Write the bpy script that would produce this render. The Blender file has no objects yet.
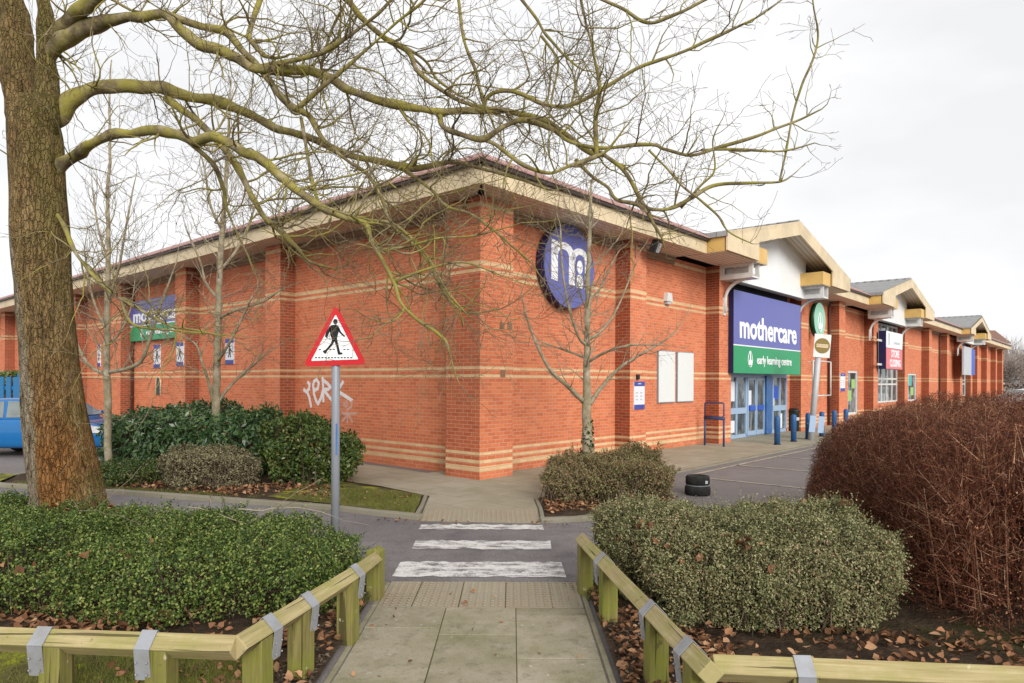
import bpy, math, random
import numpy as np
from mathutils import Vector, Matrix
random.seed(7); RNG = np.random.RandomState(11)
col = bpy.context.scene.collection
# ------------------------------------------------------------------ camera model (measured from the photograph)
F, CY, ROLL, H = 685.3, 380.92, 0.0039, 1.90
PSI = 0.72327
R = Vector((math.sin(PSI), math.cos(PSI), 0)); L = Vector((-math.cos(PSI), math.sin(PSI), 0))
NR, NL = -L, -R                      # outward normals of the two street walls
UP = Vector((0, 0, 1))
C0 = Vector((-0.612, 13.10, 0))      # the building corner
def hor(px): return CY + ROLL * (px - 512)
def P(px, py, Y): return Vector(((px - 512) / F * Y, Y, H - (py - hor(px)) / F * Y))
def G(px, py, z=0.0): return P(px, py, F * (H - z) / (py - hor(px)))
def WR(s, o, z=0.0): return C0 + R * s + NR * o + UP * z
def WL(s, o, z=0.0): return C0 + L * s + NL * o + UP * z
def sR(px, o):
    t = (px - 512) / F; A = C0 + NR * o; return (t * A.y - A.x) / (R.x - t * R.y)
def oax(px): return 1 / math.sqrt(1 + ((px - 512) / F) ** 2)      # true width of a round stem seen off the lens axis
# ------------------------------------------------------------------ object helpers
def wloc(o):
    v = Vector((0, 0, 0))
    while o: v += o.location; o = o.parent
    return v
def tag(o, label=None, cat=None, group=None, kind=None):
    if label: o['label'] = label
    if cat: o['category'] = cat
    if group: o['group'] = group
    if kind: o['kind'] = kind
    return o
def empty(name, loc, label=None, cat=None, group=None):
    o = bpy.data.objects.new(name, None); o.empty_display_size = .2
    o.location = loc; col.objects.link(o)
    return tag(o, label, cat, group)
def copy_tree(o, parent=None):
    c = o.copy(); col.objects.link(c); c.parent = parent
    for ch in list(o.children): copy_tree(ch, c)
    return c
class MB:
    def __init__(s): s.v = []; s.f = []; s.m = []; s.uv = []; s.hasuv = False; s.sm = []
    def face(s, pts, uv=None, m=0, smooth=False):
        i = len(s.v); s.v += [tuple(p) for p in pts]; s.f.append(tuple(range(i, i + len(pts)))); s.m.append(m); s.sm.append(smooth)
        if uv: s.hasuv = True
        s.uv.append(uv or [(0, 0)] * len(pts))
    def obox(s, o, a, b, c, m=0):            # box from corner o along vectors a, b, c
        o, a, b, c = map(Vector, (o, a, b, c))
        if a.cross(b).dot(c) < 0: a, b = b, a
        q = lambda *k: [o + a * i + b * j + c * l for i, j, l in k]
        for k in (((0,0,0),(0,1,0),(1,1,0),(1,0,0)), ((0,0,1),(1,0,1),(1,1,1),(0,1,1)), ((0,0,0),(1,0,0),(1,0,1),(0,0,1)),
                  ((0,1,0),(0,1,1),(1,1,1),(1,1,0)), ((0,0,0),(0,0,1),(0,1,1),(0,1,0)), ((1,0,0),(1,1,0),(1,1,1),(1,0,1))):
            s.face(q(*k), m=m)
        return s
    def box(s, x0, x1, y0, y1, z0, z1, m=0): return s.obox((x0, y0, z0), (x1 - x0, 0, 0), (0, y1 - y0, 0), (0, 0, z1 - z0), m)
    def rbox(s, s0, s1, o0, o1, z0, z1, m=0): return s.obox(WR(s0, o0, z0), R * (s1 - s0), NR * (o1 - o0), UP * (z1 - z0), m)
    def lbox(s, s0, s1, o0, o1, z0, z1, m=0): return s.obox(WL(s0, o0, z0), L * (s1 - s0), NL * (o1 - o0), UP * (z1 - z0), m)
    def prism(s, pts, d, m=0, mside=None):    # polygon extruded along d
        pts = [Vector(p) for p in pts]; d = Vector(d); n = len(pts)
        nn = sum(((pts[i] - pts[0]).cross(pts[(i + 1) % n] - pts[0]) for i in range(n)), Vector())
        if nn.dot(d) > 0: pts = pts[::-1]
        s.face(pts, m=m); s.face([p + d for p in pts[::-1]], m=m)
        for i in range(n):
            a, b = pts[i], pts[(i + 1) % n]; s.face([b, a, a + d, b + d], m=m if mside is None else mside)
        return s
    def tube(s, pts, rad, n=6, cap=True, m=0, smooth=True):
        pts = [Vector(p) for p in pts]
        if not isinstance(rad, (list, tuple)): rad = [rad] * len(pts)
        t0 = (pts[1] - pts[0]).normalized(); u = t0.orthogonal().normalized(); base = len(s.v); k = len(pts)
        for i, p in enumerate(pts):
            t = (pts[min(i + 1, k - 1)] - pts[max(i - 1, 0)])
            t = t.normalized() if t.length > 1e-9 else t0
            u = (u - t * u.dot(t)); u = u.normalized() if u.length > 1e-6 else t.orthogonal().normalized()
            w = t.cross(u)
            for j in range(n):
                a = 2 * math.pi * j / n; s.v.append(tuple(p + (u * math.cos(a) + w * math.sin(a)) * rad[i]))
        for i in range(k - 1):
            for j in range(n):
                a = base + i * n + j; b = base + i * n + (j + 1) % n
                s.f.append((a, b, b + n, a + n)); s.m.append(m); s.uv.append([(0, 0)] * 4); s.sm.append(smooth)
        if cap:
            s.f.append(tuple(base + j for j in range(n))[::-1]); s.f.append(tuple(base + (k - 1) * n + j for j in range(n)))
            for _ in (0, 1): s.m.append(m); s.uv.append([(0, 0)] * n); s.sm.append(False)
        return s
    def lathe(s, c, prof, n=20, axis=UP, m=0, smooth=True):
        ax = Vector(axis).normalized(); c = Vector(c)
        u = ax.orthogonal().normalized(); w = ax.cross(u); base = len(s.v)
        for r, h in prof:
            for j in range(n):
                a = 2 * math.pi * j / n; s.v.append(tuple(c + ax * h + (u * math.cos(a) + w * math.sin(a)) * r))
        for i in range(len(prof) - 1):
            for j in range(n):
                a = base + i * n + j; b = base + i * n + (j + 1) % n
                s.f.append((a, b, b + n, a + n)); s.m.append(m); s.uv.append([(0, 0)] * 4); s.sm.append(smooth)
        for i, rev in ((0, True), (len(prof) - 1, False)):
            if prof[i][0] > 1e-6:
                q = tuple(base + i * n + j for j in range(n)); s.f.append(q[::-1] if rev else q); s.m.append(m); s.uv.append([(0, 0)] * n); s.sm.append(False)
        return s
    def build(s, name, mats, parent=None, origin=None, bevel=0, smooth=False):
        org = wloc(parent) if parent else Vector(origin or (0, 0, 0))
        me = bpy.data.meshes.new(name)
        me.from_pydata([(x - org.x, y - org.y, z - org.z) for x, y, z in s.v], [], s.f)
        for mt in (mats if isinstance(mats, (list, tuple)) else [mats]): me.materials.append(mt)
        me.polygons.foreach_set('material_index', s.m)
        me.polygons.foreach_set('use_smooth', [bool(x or smooth) for x in s.sm])
        if s.hasuv:
            l = me.uv_layers.new(name='UVMap'); l.data.foreach_set('uv', [c for f in s.uv for p in f for c in p])
        o = bpy.data.objects.new(name, me); col.objects.link(o)
        if parent: o.parent = parent
        else: o.location = org
        if bevel:
            b = o.modifiers.new('Bevel', 'BEVEL'); b.width = bevel; b.segments = 2; b.limit_method = 'ANGLE'
            w = o.modifiers.new('Weld', 'WELD'); w.merge_threshold = .0004; o.modifiers.move(1, 0)
        return o
def np_obj(name, V, FQ, mat, parent=None, origin=None, smooth=False):
    org = wloc(parent) if parent else Vector(origin or (0, 0, 0))
    V = V - np.array(org)[None]; me = bpy.data.meshes.new(name); k = FQ.shape[1]
    me.vertices.add(len(V)); me.vertices.foreach_set('co', V.astype(np.float32).ravel())
    me.loops.add(FQ.size); me.loops.foreach_set('vertex_index', FQ.astype(np.int32).ravel())
    me.polygons.add(len(FQ)); me.polygons.foreach_set('loop_start', np.arange(0, FQ.size, k, dtype=np.int32))
    me.update(calc_edges=True); me.materials.append(mat)
    if smooth: me.polygons.foreach_set('use_smooth', [True] * len(FQ))
    o = bpy.data.objects.new(name, me); col.objects.link(o)
    if parent: o.parent = parent
    else: o.location = org
    return o
# ------------------------------------------------------------------ materials
class NT:
    def __init__(s, name):
        s.m = bpy.data.materials.new(name); s.m.use_nodes = True; s.t = s.m.node_tree
        s.b = s.t.nodes['Principled BSDF']; s.N = s.t.nodes; s.k = s.t.links
    def n(s, typ, **kw):
        nd = s.N.new(typ)
        for k, v in kw.items(): setattr(nd, k, v)
        return nd
    def set(s, sock, v):
        if hasattr(v, 'is_output'): s.k.new(v, sock)
        elif isinstance(v, (tuple, list)) and len(v) == 3 and sock.type == 'RGBA': sock.default_value = (*v, 1)
        else: sock.default_value = v
    def math(s, op, a, b=0.0, clamp=False):
        nd = s.n('ShaderNodeMath', operation=op); nd.use_clamp = clamp; s.set(nd.inputs[0], a); s.set(nd.inputs[1], b); return nd.outputs[0]
    def mix(s, f, a, b, mode='MIX'):
        nd = s.n('ShaderNodeMix', data_type='RGBA', blend_type=mode); s.set(nd.inputs[0], f); s.set(nd.inputs[6], a); s.set(nd.inputs[7], b); return nd.outputs[2]
    def coord(s, kind='Object'): return s.n('ShaderNodeTexCoord').outputs[kind]
    def mapv(s, v, scale=(1, 1, 1), rot=(0, 0, 0), loc=(0, 0, 0)):
        nd = s.n('ShaderNodeMapping'); s.set(nd.inputs[0], v); nd.inputs[1].default_value = loc; nd.inputs[2].default_value = rot; nd.inputs[3].default_value = scale; return nd.outputs[0]
    def noise(s, v, scale, detail=4, rough=.55, dist=0):
        nd = s.n('ShaderNodeTexNoise'); s.set(nd.inputs['Vector'], v); nd.inputs['Scale'].default_value = scale; nd.inputs['Detail'].default_value = detail; nd.inputs['Roughness'].default_value = rough; nd.inputs['Distortion'].default_value = dist
        return nd.outputs[0]
    def ramp(s, f, stops, interp='LINEAR'):
        nd = s.n('ShaderNodeValToRGB'); cr = nd.color_ramp; cr.interpolation = interp
        while len(cr.elements) < len(stops): cr.elements.new(.5)
        for e, (p, c) in zip(cr.elements, stops): e.position = p; e.color = (*c, 1) if isinstance(c, tuple) else (c, c, c, 1)
        s.set(nd.inputs[0], f); return nd.outputs[0]
    def bump(s, h, strength=.3, dist=.01):
        nd = s.n('ShaderNodeBump'); nd.inputs['Strength'].default_value = strength; nd.inputs['Distance'].default_value = dist; s.set(nd.inputs['Height'], h); s.k.new(nd.outputs[0], s.b.inputs['Normal'])
    def out(s, c, rough=.8, spec=.3, metal=0):
        s.set(s.b.inputs['Base Color'], c); s.set(s.b.inputs['Roughness'], rough); s.b.inputs['Specular IOR Level'].default_value = spec; s.b.inputs['Metallic'].default_value = metal; return s.m
def paint(name, c, rough=.5, amt=.25, scale=3, dirt=(.12, .10, .07), spec=.35, metal=0, bump=0):
    t = NT(name); v = t.coord()
    a = t.noise(v, scale, 6, .65); b = t.noise(v, scale * 9, 3)
    f = t.math('MULTIPLY', t.ramp(a, [(.4, 0.0), (.75, 1.0)]), amt)
    cc = t.mix(f, c, dirt)
    cc = t.mix(t.math('MULTIPLY', b, .25), cc, tuple(x * .72 for x in c))
    if bump: t.bump(b, bump, .005)
    return t.out(cc, t.math('ADD', rough - .1, t.math('MULTIPLY', a, .2)), spec, metal)
BANDS = [(.15, .225), (.30, .375), (.45, .525), (1.95, 2.025), (2.10, 2.175), (3.975, 4.05), (4.125, 4.20), (5.25, 5.325)]
def brick_mat(name, c1, c2, tone=1.0):
    t = NT(name); uv = t.coord('UV')
    wob = t.mapv(uv)
    def bt(a, b, mo, off):
        nd = t.n('ShaderNodeTexBrick'); t.set(nd.inputs['Vector'], wob)
        t.set(nd.inputs['Color1'], a); t.set(nd.inputs['Color2'], b); t.set(nd.inputs['Mortar'], mo)
        nd.inputs['Scale'].default_value = 1; nd.inputs['Mortar Size'].default_value = .0055; nd.inputs['Mortar Smooth'].default_value = .2; nd.inputs['Bias'].default_value = off
        nd.inputs['Brick Width'].default_value = .225; nd.inputs['Row Height'].default_value = .075
        return nd
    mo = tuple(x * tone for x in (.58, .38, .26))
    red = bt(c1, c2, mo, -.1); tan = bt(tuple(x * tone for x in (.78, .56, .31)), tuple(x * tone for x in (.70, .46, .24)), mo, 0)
    sep = t.n('ShaderNodeSeparateXYZ'); t.k.new(uv, sep.inputs[0])
    stops = [(0, 0.0)]
    for a, b in BANDS: stops += [(a / 8, 1.0), (b / 8, 0.0)]
    mask = t.ramp(t.math('DIVIDE', sep.outputs[1], 8.0), stops, 'CONSTANT')
    cc = t.mix(mask, red.outputs[0], tan.outputs[0])
    big = t.noise(uv, .45, 5, .6); fine = t.noise(uv, 26, 3); mid = t.noise(t.mapv(uv, (1.6, .35, 1)), 1.5, 5, .6)
    cc = t.mix(t.math('MULTIPLY', t.ramp(big, [(.42, 0.0), (.7, 1.0)]), .28), cc, (.42, .12, .05), 'MIX')
    cc = t.mix(t.math('MULTIPLY', t.ramp(mid, [(.5, 0.0), (.75, 1.0)]), .20), cc, (.62, .36, .24), 'MIX')
    cc = t.mix(.35, cc, t.ramp(fine, [(.3, .72), (.7, 1.2)]), 'MULTIPLY')
    # green algae stain that creeps up the foot of the wall
    alg = t.math('MULTIPLY', t.ramp(sep.outputs[1], [(0, 1.0), (.35, 0.0)]), t.ramp(t.noise(uv, 1.1, 4), [(.5, 0.0), (.72, .6)]))
    cc = t.mix(alg, cc, (.12, .11, .04))
    t.bump(t.math('ADD', t.math('MULTIPLY', red.outputs[1], -1.0), t.math('MULTIPLY', fine, .3)), .6, .008)
    return t.out(cc, .85, .25)
M = {}
M['brick'] = brick_mat('red_brick', (.71, .212, .092), (.55, .135, .058))
M['brick_shaded'] = brick_mat('shaded_red_brick', (.29, .066, .026), (.19, .042, .018), .62)  # wall brick darkened: shaded look of side faces and reveals is put into the colour
M['brick_corner'] = brick_mat('brown_red_brick', (.50, .13, .055), (.38, .085, .036), .88)
M['cream'] = paint('cream_paint', (.74, .60, .39), .55, .4, 1.2)
M['ochre'] = paint('ochre_paint', (.70, .45, .14), .5, .35, 1.2)
M['white'] = paint('white_panel', (.86, .87, .87), .45, .3, .7, (.5, .5, .48))
M['whitemetal'] = paint('white_metal', (.72, .72, .69), .4, .35, 4, (.3, .28, .22))
M['board'] = paint('blank_notice_board', (.72, .74, .72), .3, .25, 1.3, (.6, .62, .6))
def soffit_mat():
    t = NT('ribbed_soffit'); v = t.coord()
    w = t.n('ShaderNodeTexWave', wave_type='BANDS', bands_direction='X'); t.set(w.inputs['Vector'], t.mapv(v, (1, 1, 1), (0, 0, PSI))); w.inputs['Scale'].default_value = 2.0; w.inputs['Distortion'].default_value = .2
    c = t.mix(t.ramp(w.outputs[1], [(.85, 0.0), (.95, 1.0)]), (.72, .63, .52), (.34, .27, .2)); c = t.mix(t.math('MULTIPLY', t.noise(v, 1.5), .4), c, (.5, .43, .36))
    return t.out(c, .7)
M['soffit'] = soffit_mat()
M['brownwood'] = paint('brown_wood', (.30, .18, .10), .6, .3, 3)
M['gutter'] = paint('dark_gutter', (.035, .022, .02), .45, .3, 3)
M['navygrey'] = paint('dark_louvre', (.05, .055, .065), .5, .3, 3)
def tile_mat(name, a, b):
    t = NT(name); v = t.mapv(t.coord(), (1, 1, 1), (0, 0, PSI))
    nd = t.n('ShaderNodeTexBrick'); t.set(nd.inputs['Vector'], v); t.set(nd.inputs['Color1'], a); t.set(nd.inputs['Color2'], b); t.set(nd.inputs['Mortar'], tuple(x * .4 for x in a))
    nd.inputs['Scale'].default_value = 1; nd.inputs['Brick Width'].default_value = .3; nd.inputs['Row Height'].default_value = .25; nd.inputs['Mortar Size'].default_value = .012
    c = t.mix(t.math('MULTIPLY', t.ramp(t.noise(v, 2, 5), [(.45, 0.0), (.7, 1.0)]), .5), nd.outputs[0], tuple(x * .6 + .06 for x in b)); t.bump(nd.outputs[1], -.6, .02)
    return t.out(c, .8)
M['pinktile'] = tile_mat('pink_roof_tile', (.46, .28, .25), (.38, .21, .19))
M['slate'] = tile_mat('grey_slate', (.33, .33, .32), (.26, .26, .26))
M['felt'] = paint('roof_felt', (.18, .17, .16), .9, .4, 1)
M['blue'] = paint('blue_sign', (.105, .12, .39), .35, .2, .5, (.22, .24, .47))
M['blueedge'] = paint('navy_edge', (.012, .014, .075), .4, .1, 2)
M['green'] = paint('green_sign', (.012, .30, .115), .35, .15, .6, (.03, .22, .10))
M['greenpale'] = paint('pale_green_sign', (.27, .60, .43), .35, .3, 2, (.5, .65, .55))
M['greendark'] = paint('dark_green_edge', (.004, .05, .02), .4, .1, 2)
M['signwhite'] = paint('sign_white', (.85, .86, .88), .4, .1, 3, (.6, .6, .6))
M['frameblue'] = paint('blue_frame', (.03, .13, .36), .35, .3, 2, (.35, .45, .55))
M['framepale'] = paint('pale_blue_frame', (.34, .46, .62), .35, .3, 2, (.2, .3, .45))
M['steelblue'] = paint('dark_blue_steel', (.022, .06, .17), .4, .25, 5, (.1, .1, .1))
M['bollard'] = paint('blue_bollard', (.02, .10, .28), .4, .25, 5, (.1, .11, .12))
M['black'] = paint('black_plastic', (.012, .012, .014), .45, .3, 8, (.06, .055, .05))
M['greenbin'] = paint('dark_green_bin', (.006, .022, .016), .4, .2, 5)
M['grey'] = paint('grey_metal', (.28, .30, .34), .45, .3, 5, (.2, .19, .17), .4, .1)
M['palegrey'] = paint('pale_grey_metal', (.50, .51, .52), .5, .35, 4, (.3, .29, .27), .4, .1)
M['galv'] = paint('galvanised_strap', (.34, .355, .385), .55, .6, 9, (.22, .19, .15), .35, .2, .2)
M['red'] = paint('sign_red', (.58, .015, .022), .3, .1, 3, (.6, .1, .1))
M['redsign'] = paint('faded_red', (.72, .16, .17), .4, .2, 2, (.8, .35, .35))
M['symbol'] = paint('symbol_black', (.008, .008, .008), .4, .05, 5)
M['olive'] = paint('faded_olive', (.21, .14, .025), .5, .3, 5, (.3, .2, .05))
M['paper'] = paint('paper', (.74, .75, .80), .6, .2, 5, (.6, .6, .62))
M['posterblue'] = paint('poster_blue', (.05, .07, .32), .5, .2, 6, (.2, .2, .5))
M['teal'] = paint('teal_poster', (.05, .42, .38), .5, .4, 5, (.3, .6, .5))
M['lime'] = paint('lime_poster', (.30, .52, .16), .5, .3, 5, (.5, .6, .2))
M['greysign'] = paint('grey_blank_sign', (.50, .52, .55), .45, .3, 1, (.35, .36, .38))
M['brightblue'] = paint('bright_blue', (.02, .09, .50), .4, .2, 2, (.1, .2, .5))
M['pipe'] = paint('downpipe_brown', (.10, .035, .025), .5, .3, 4)
M['graff'] = paint('white_spray', (.86, .82, .82), .8, .25, 14, (.5, .25, .18))
M['grafffaint'] = paint('faint_spray', (.68, .42, .34), .8, .6, 14, (.45, .12, .06))
M['carpaint'] = paint('blue_car_paint', (.008, .13, .36), .12, .12, 1.5, (.03, .12, .3), .6)
M['silver'] = paint('silver_car_paint', (.74, .75, .77), .25, .1, 2, (.4, .4, .4), .6)
M['tyre'] = paint('tyre_rubber', (.014, .014, .014), .8, .3, 10)
M['rim'] = paint('wheel_rim', (.45, .46, .48), .3, .2, 8, (.2, .2, .2), .5, .6)
M['carglass'] = paint('car_glass', (.16, .19, .19), .06, .4, 3, (.34, .37, .34), .8)
M['lamp'] = paint('lamp_lens', (.6, .62, .65), .1, .1, 6, (.4, .4, .4), .7)
M['gate'] = paint('blue_gate', (.02, .15, .34), .5, .2, 3)
M['housebrown'] = paint('brown_render', (.22, .12, .09), .8, .3, 1)
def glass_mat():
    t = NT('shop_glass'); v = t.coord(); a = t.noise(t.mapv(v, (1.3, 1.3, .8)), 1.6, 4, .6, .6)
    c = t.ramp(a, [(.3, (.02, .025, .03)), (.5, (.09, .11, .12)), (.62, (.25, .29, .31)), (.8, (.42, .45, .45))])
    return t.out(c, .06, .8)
M['glass'] = glass_mat()
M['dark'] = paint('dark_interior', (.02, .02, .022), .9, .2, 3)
def asphalt(name, a, b, speck=.5):
    t = NT(name); v = t.coord()
    big = t.noise(v, .35, 6, .6); fine = t.noise(v, 90, 2, .7); mid = t.noise(v, 3.5, 5, .65)
    c = t.mix(t.ramp(big, [(.35, 0.0), (.68, 1.0)]), a, b)
    c = t.mix(t.math('MULTIPLY', t.ramp(mid, [(.46, 0.0), (.66, 1.0)]), .45), c, tuple(x * .66 for x in a))
    grit = t.noise(v, 38, 2, .6); c = t.mix(t.ramp(grit, [(.62, 0.0), (.72, .5)]), c, tuple(x * 1.9 for x in b))
    c = t.mix(speck, c, t.ramp(fine, [(.3, .55), (.72, 1.35)]), 'MULTIPLY')
    vo = t.n('ShaderNodeTexVoronoi', feature='DISTANCE_TO_EDGE'); t.set(vo.inputs['Vector'], t.mapv(v, (.5, .5, .5))); vo.inputs['Scale'].default_value = 1
    t.bump(fine, .5, .006)
    return t.out(c, .85, .25)
M['asphalt'] = asphalt('car_park_asphalt', (.235, .21, .20), (.17, .155, .15), .7)
M['road'] = asphalt('road_asphalt', (.145, .132, .137), (.245, .225, .218), .85)
def slab_mat():
    t = NT('concrete_slab'); v = t.coord(); g = t.n('ShaderNodeNewGeometry')
    base = t.ramp(g.outputs['Random Per Island'], [(0, (.25, .22, .15)), (.5, (.31, .275, .195)), (1, (.37, .325, .24))])
    moss = t.ramp(t.noise(v, 1.3, 6, .65), [(.42, 0.0), (.66, .8)])
    c = t.mix(moss, base, (.20, .19, .10)); c = t.mix(t.math('MULTIPLY', t.ramp(t.noise(v, 5, 6, .7), [(.45, 0.0), (.75, 1.0)]), .45), c, (.45, .39, .32))
    f = t.noise(v, 110, 2, .7); c = t.mix(.4, c, t.ramp(f, [(.3, .7), (.7, 1.25)]), 'MULTIPLY')
    c = t.mix(t.ramp(t.noise(v, 17, 2), [(.70, 0.0), (.74, .55)]), c, (.55, .52, .48)); c = t.mix(t.ramp(t.noise(v, 7, 6, .75), [(.52, 0.0), (.70, .6)]), c, (.11, .10, .055)); c = t.mix(t.ramp(t.noise(v, 45, 3, .6), [(.58, 0.0), (.68, .5)]), c, (.12, .11, .08))
    t.bump(f, .4, .004); return t.out(c, .85)
M['slab'] = slab_mat()
def tact_mat():
    t = NT('tactile_paving'); v = t.coord()
    c = t.mix(t.ramp(t.noise(v, 1.6, 5, .6), [(.4, 0.0), (.65, 1.0)]), (.31, .275, .20), (.31, .255, .18)); f = t.noise(v, 100, 2)
    c = t.mix(.4, c, t.ramp(f, [(.3, .75), (.7, 1.2)]), 'MULTIPLY'); t.bump(f, .3, .004); return t.out(c, .85)
M['tactile'] = tact_mat()
M['mossjoint'] = paint('moss_joint', (.10, .10, .035), .95, .5, 6, (.05, .045, .02), .1, 0, .4)
def pave_mat():
    t = NT('pavement_flags'); v = t.mapv(t.coord(), (1, 1, 1), (0, 0, PSI))
    nd = t.n('ShaderNodeTexBrick'); t.set(nd.inputs['Vector'], v); t.set(nd.inputs['Color1'], (.37, .33, .25)); t.set(nd.inputs['Color2'], (.31, .275, .20)); t.set(nd.inputs['Mortar'], (.14, .13, .08))
    nd.inputs['Scale'].default_value = 1; nd.inputs['Brick Width'].default_value = .9; nd.inputs['Row Height'].default_value = .6; nd.inputs['Mortar Size'].default_value = .006
    n1 = t.noise(v, .8, 6, .65)
    c = t.mix(t.ramp(n1, [(.45, 0.0), (.7, .65)]), nd.outputs[0], (.23, .21, .125)); c = t.mix(t.math('MULTIPLY', t.ramp(t.noise(v, 3, 5), [(.5, 0.0), (.75, 1.0)]), .4), c, (.44, .39, .33))
    f = t.noise(v, 90, 2); c = t.mix(.35, c, t.ramp(f, [(.3, .75), (.7, 1.2)]), 'MULTIPLY'); t.bump(t.math('ADD', f, t.math('MULTIPLY', nd.outputs[1], -2.0)), .3, .005)
    return t.out(c, .88)
M['pave'] = pave_mat()
M['edging'] = paint('mossy_edging', (.32, .285, .20), .9, .7, 5, (.13, .12, .055), .15, 0, .4)
M['kerb'] = paint('kerb_stone', (.27, .245, .19), .85, .55, 2.2, (.14, .13, .06), .2, 0, .3)
def marking(name, c, thr, rd):
    t = NT(name); v = t.coord(); n1 = t.noise(t.mapv(v, (1, 2.6, 1)), 3.4, 12, .8, .2); sp = t.noise(v, 55, 4, .7)
    f = t.ramp(t.math('ADD', n1, t.math('MULTIPLY', sp, .34)), [(thr + .09, 0.0), (thr + .19, 1.0)])
    cc = t.mix(f, c, rd); fi = t.noise(v, 90, 2); cc = t.mix(.3, cc, t.ramp(fi, [(.3, .75), (.7, 1.2)]), 'MULTIPLY'); t.bump(fi, .4, .005)
    return t.out(cc, .75)
M['zebra'] = marking('worn_white_paint', (.66, .65, .62), .555, (.18, .16, .165))
M['bayline'] = marking('worn_bay_paint', (.46, .42, .31), .55, (.21, .185, .18))
def soil_mat():
    t = NT('soil'); v = t.coord(); c = t.ramp(t.noise(v, 5, 8, .7), [(.3, (.028, .02, .014)), (.55, (.07, .048, .032)), (.75, (.13, .085, .055))])
    c = t.mix(t.ramp(t.noise(v, .9, 4), [(.55, 0.0), (.7, .5)]), c, (.07, .085, .022)); t.bump(t.noise(v, 30, 5), .9, .03); return t.out(c, .95, .1)
M['soil'] = soil_mat()
def lawn_mat():
    t = NT('mossy_lawn'); v = t.coord(); c = t.ramp(t.noise(v, 3, 7, .7), [(.3, (.06, .055, .024)), (.44, (.13, .11, .045)), (.53, (.16, .17, .035)), (.62, (.34, .34, .035)), (.70, (.17, .12, .06)), (.8, (.10, .07, .04))])
    c = t.mix(.6, c, t.ramp(t.noise(v, 55, 4, .7), [(.3, .45), (.5, 1.0), (.7, 1.5)]), 'MULTIPLY'); t.bump(t.noise(v, 60, 4), .9, .02); return t.out(c, .95, .1)
M['lawn'] = lawn_mat()
def leaf_mat(name, stops, rough=.5, spec=.35, trans=.0):
    t = NT(name); g = t.n('ShaderNodeNewGeometry'); v = t.coord()
    f = t.math('ADD', t.math('MULTIPLY', g.outputs['Random Per Island'], .65), t.math('MULTIPLY', t.noise(v, 1.7, 4, .6), .45), True)
    c = t.ramp(f, stops); t.out(c, rough, spec)
    return t.m
M['lonicera'] = leaf_mat('small_green_leaf', [(.12, (.010, .026, .006)), (.38, (.038, .075, .013)), (.6, (.095, .15, .027)), (.8, (.21, .26, .055)), (.95, (.32, .31, .11))], .5, .3)
M['laurel'] = leaf_mat('laurel_leaf', [(.15, (.014, .04, .014)), (.5, (.042, .10, .03)), (.8, (.10, .17, .055)), (.95, (.22, .26, .11))], .3, .5)
M['viburnum'] = leaf_mat('mid_green_leaf', [(.15, (.018, .04, .009)), (.5, (.06, .11, .02)), (.8, (.13, .175, .04)), (.95, (.25, .15, .05))], .4, .4)
M['cotoneaster'] = leaf_mat('grey_green_leaf', [(.12, (.05, .05, .022)), (.35, (.13, .135, .055)), (.56, (.22, .225, .095)), (.76, (.36, .345, .175)), (.88, (.33, .20, .12)), (.97, (.50, .44, .30))], .55, .3)
M['mixedshrub'] = leaf_mat('brown_green_leaf', [(.1, (.045, .046, .018)), (.35, (.14, .14, .05)), (.55, (.29, .27, .12)), (.75, (.24, .115, .07)), (.95, (.42, .35, .23))], .65, .2)
M['sage'] = leaf_mat('dusty_leaf', [(.1, (.08, .075, .035)), (.5, (.22, .195, .105)), (.9, (.36, .31, .19))], .7, .2)
M['brownhedge'] = leaf_mat('red_brown_leaf', [(.1, (.02, .007, .005)), (.45, (.085, .026, .014)), (.75, (.21, .07, .034)), (.95, (.48, .25, .13))], .7, .2)
M['twigred'] = leaf_mat('red_brown_twig', [(.1, (.025, .009, .006)), (.45, (.10, .033, .018)), (.75, (.25, .095, .05)), (.97, (.66, .43, .27))], .7, .2)
M['twigbrown'] = leaf_mat('hedge_twig', [(.1, (.04, .028, .018)), (.6, (.10, .07, .045)), (.95, (.2, .15, .1))], .8, .2)
M['litter'] = leaf_mat('dead_leaf', [(.1, (.05, .024, .013)), (.4, (.16, .072, .034)), (.7, (.32, .155, .075)), (.92, (.48, .30, .17))], .75, .25)
M['ivy'] = leaf_mat('ivy_leaf', [(.2, (.012, .03, .008)), (.7, (.04, .075, .02)), (.95, (.1, .12, .05))], .4, .4)
M['blade'] = leaf_mat('grass_blade', [(.1, (.05, .07, .016)), (.4, (.11, .13, .028)), (.7, (.21, .21, .045)), (.9, (.27, .21, .09))], .6, .2)
M['twigpale'] = leaf_mat('pale_twig', [(.1, (.13, .10, .07)), (.5, (.29, .235, .17)), (.9, (.42, .36, .26))], .85, .15)
M['farscrub'] = leaf_mat('far_twigs', [(.1, (.15, .12, .105)), (.5, (.29, .24, .205)), (.9, (.42, .36, .32))], .9, .1)
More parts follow.
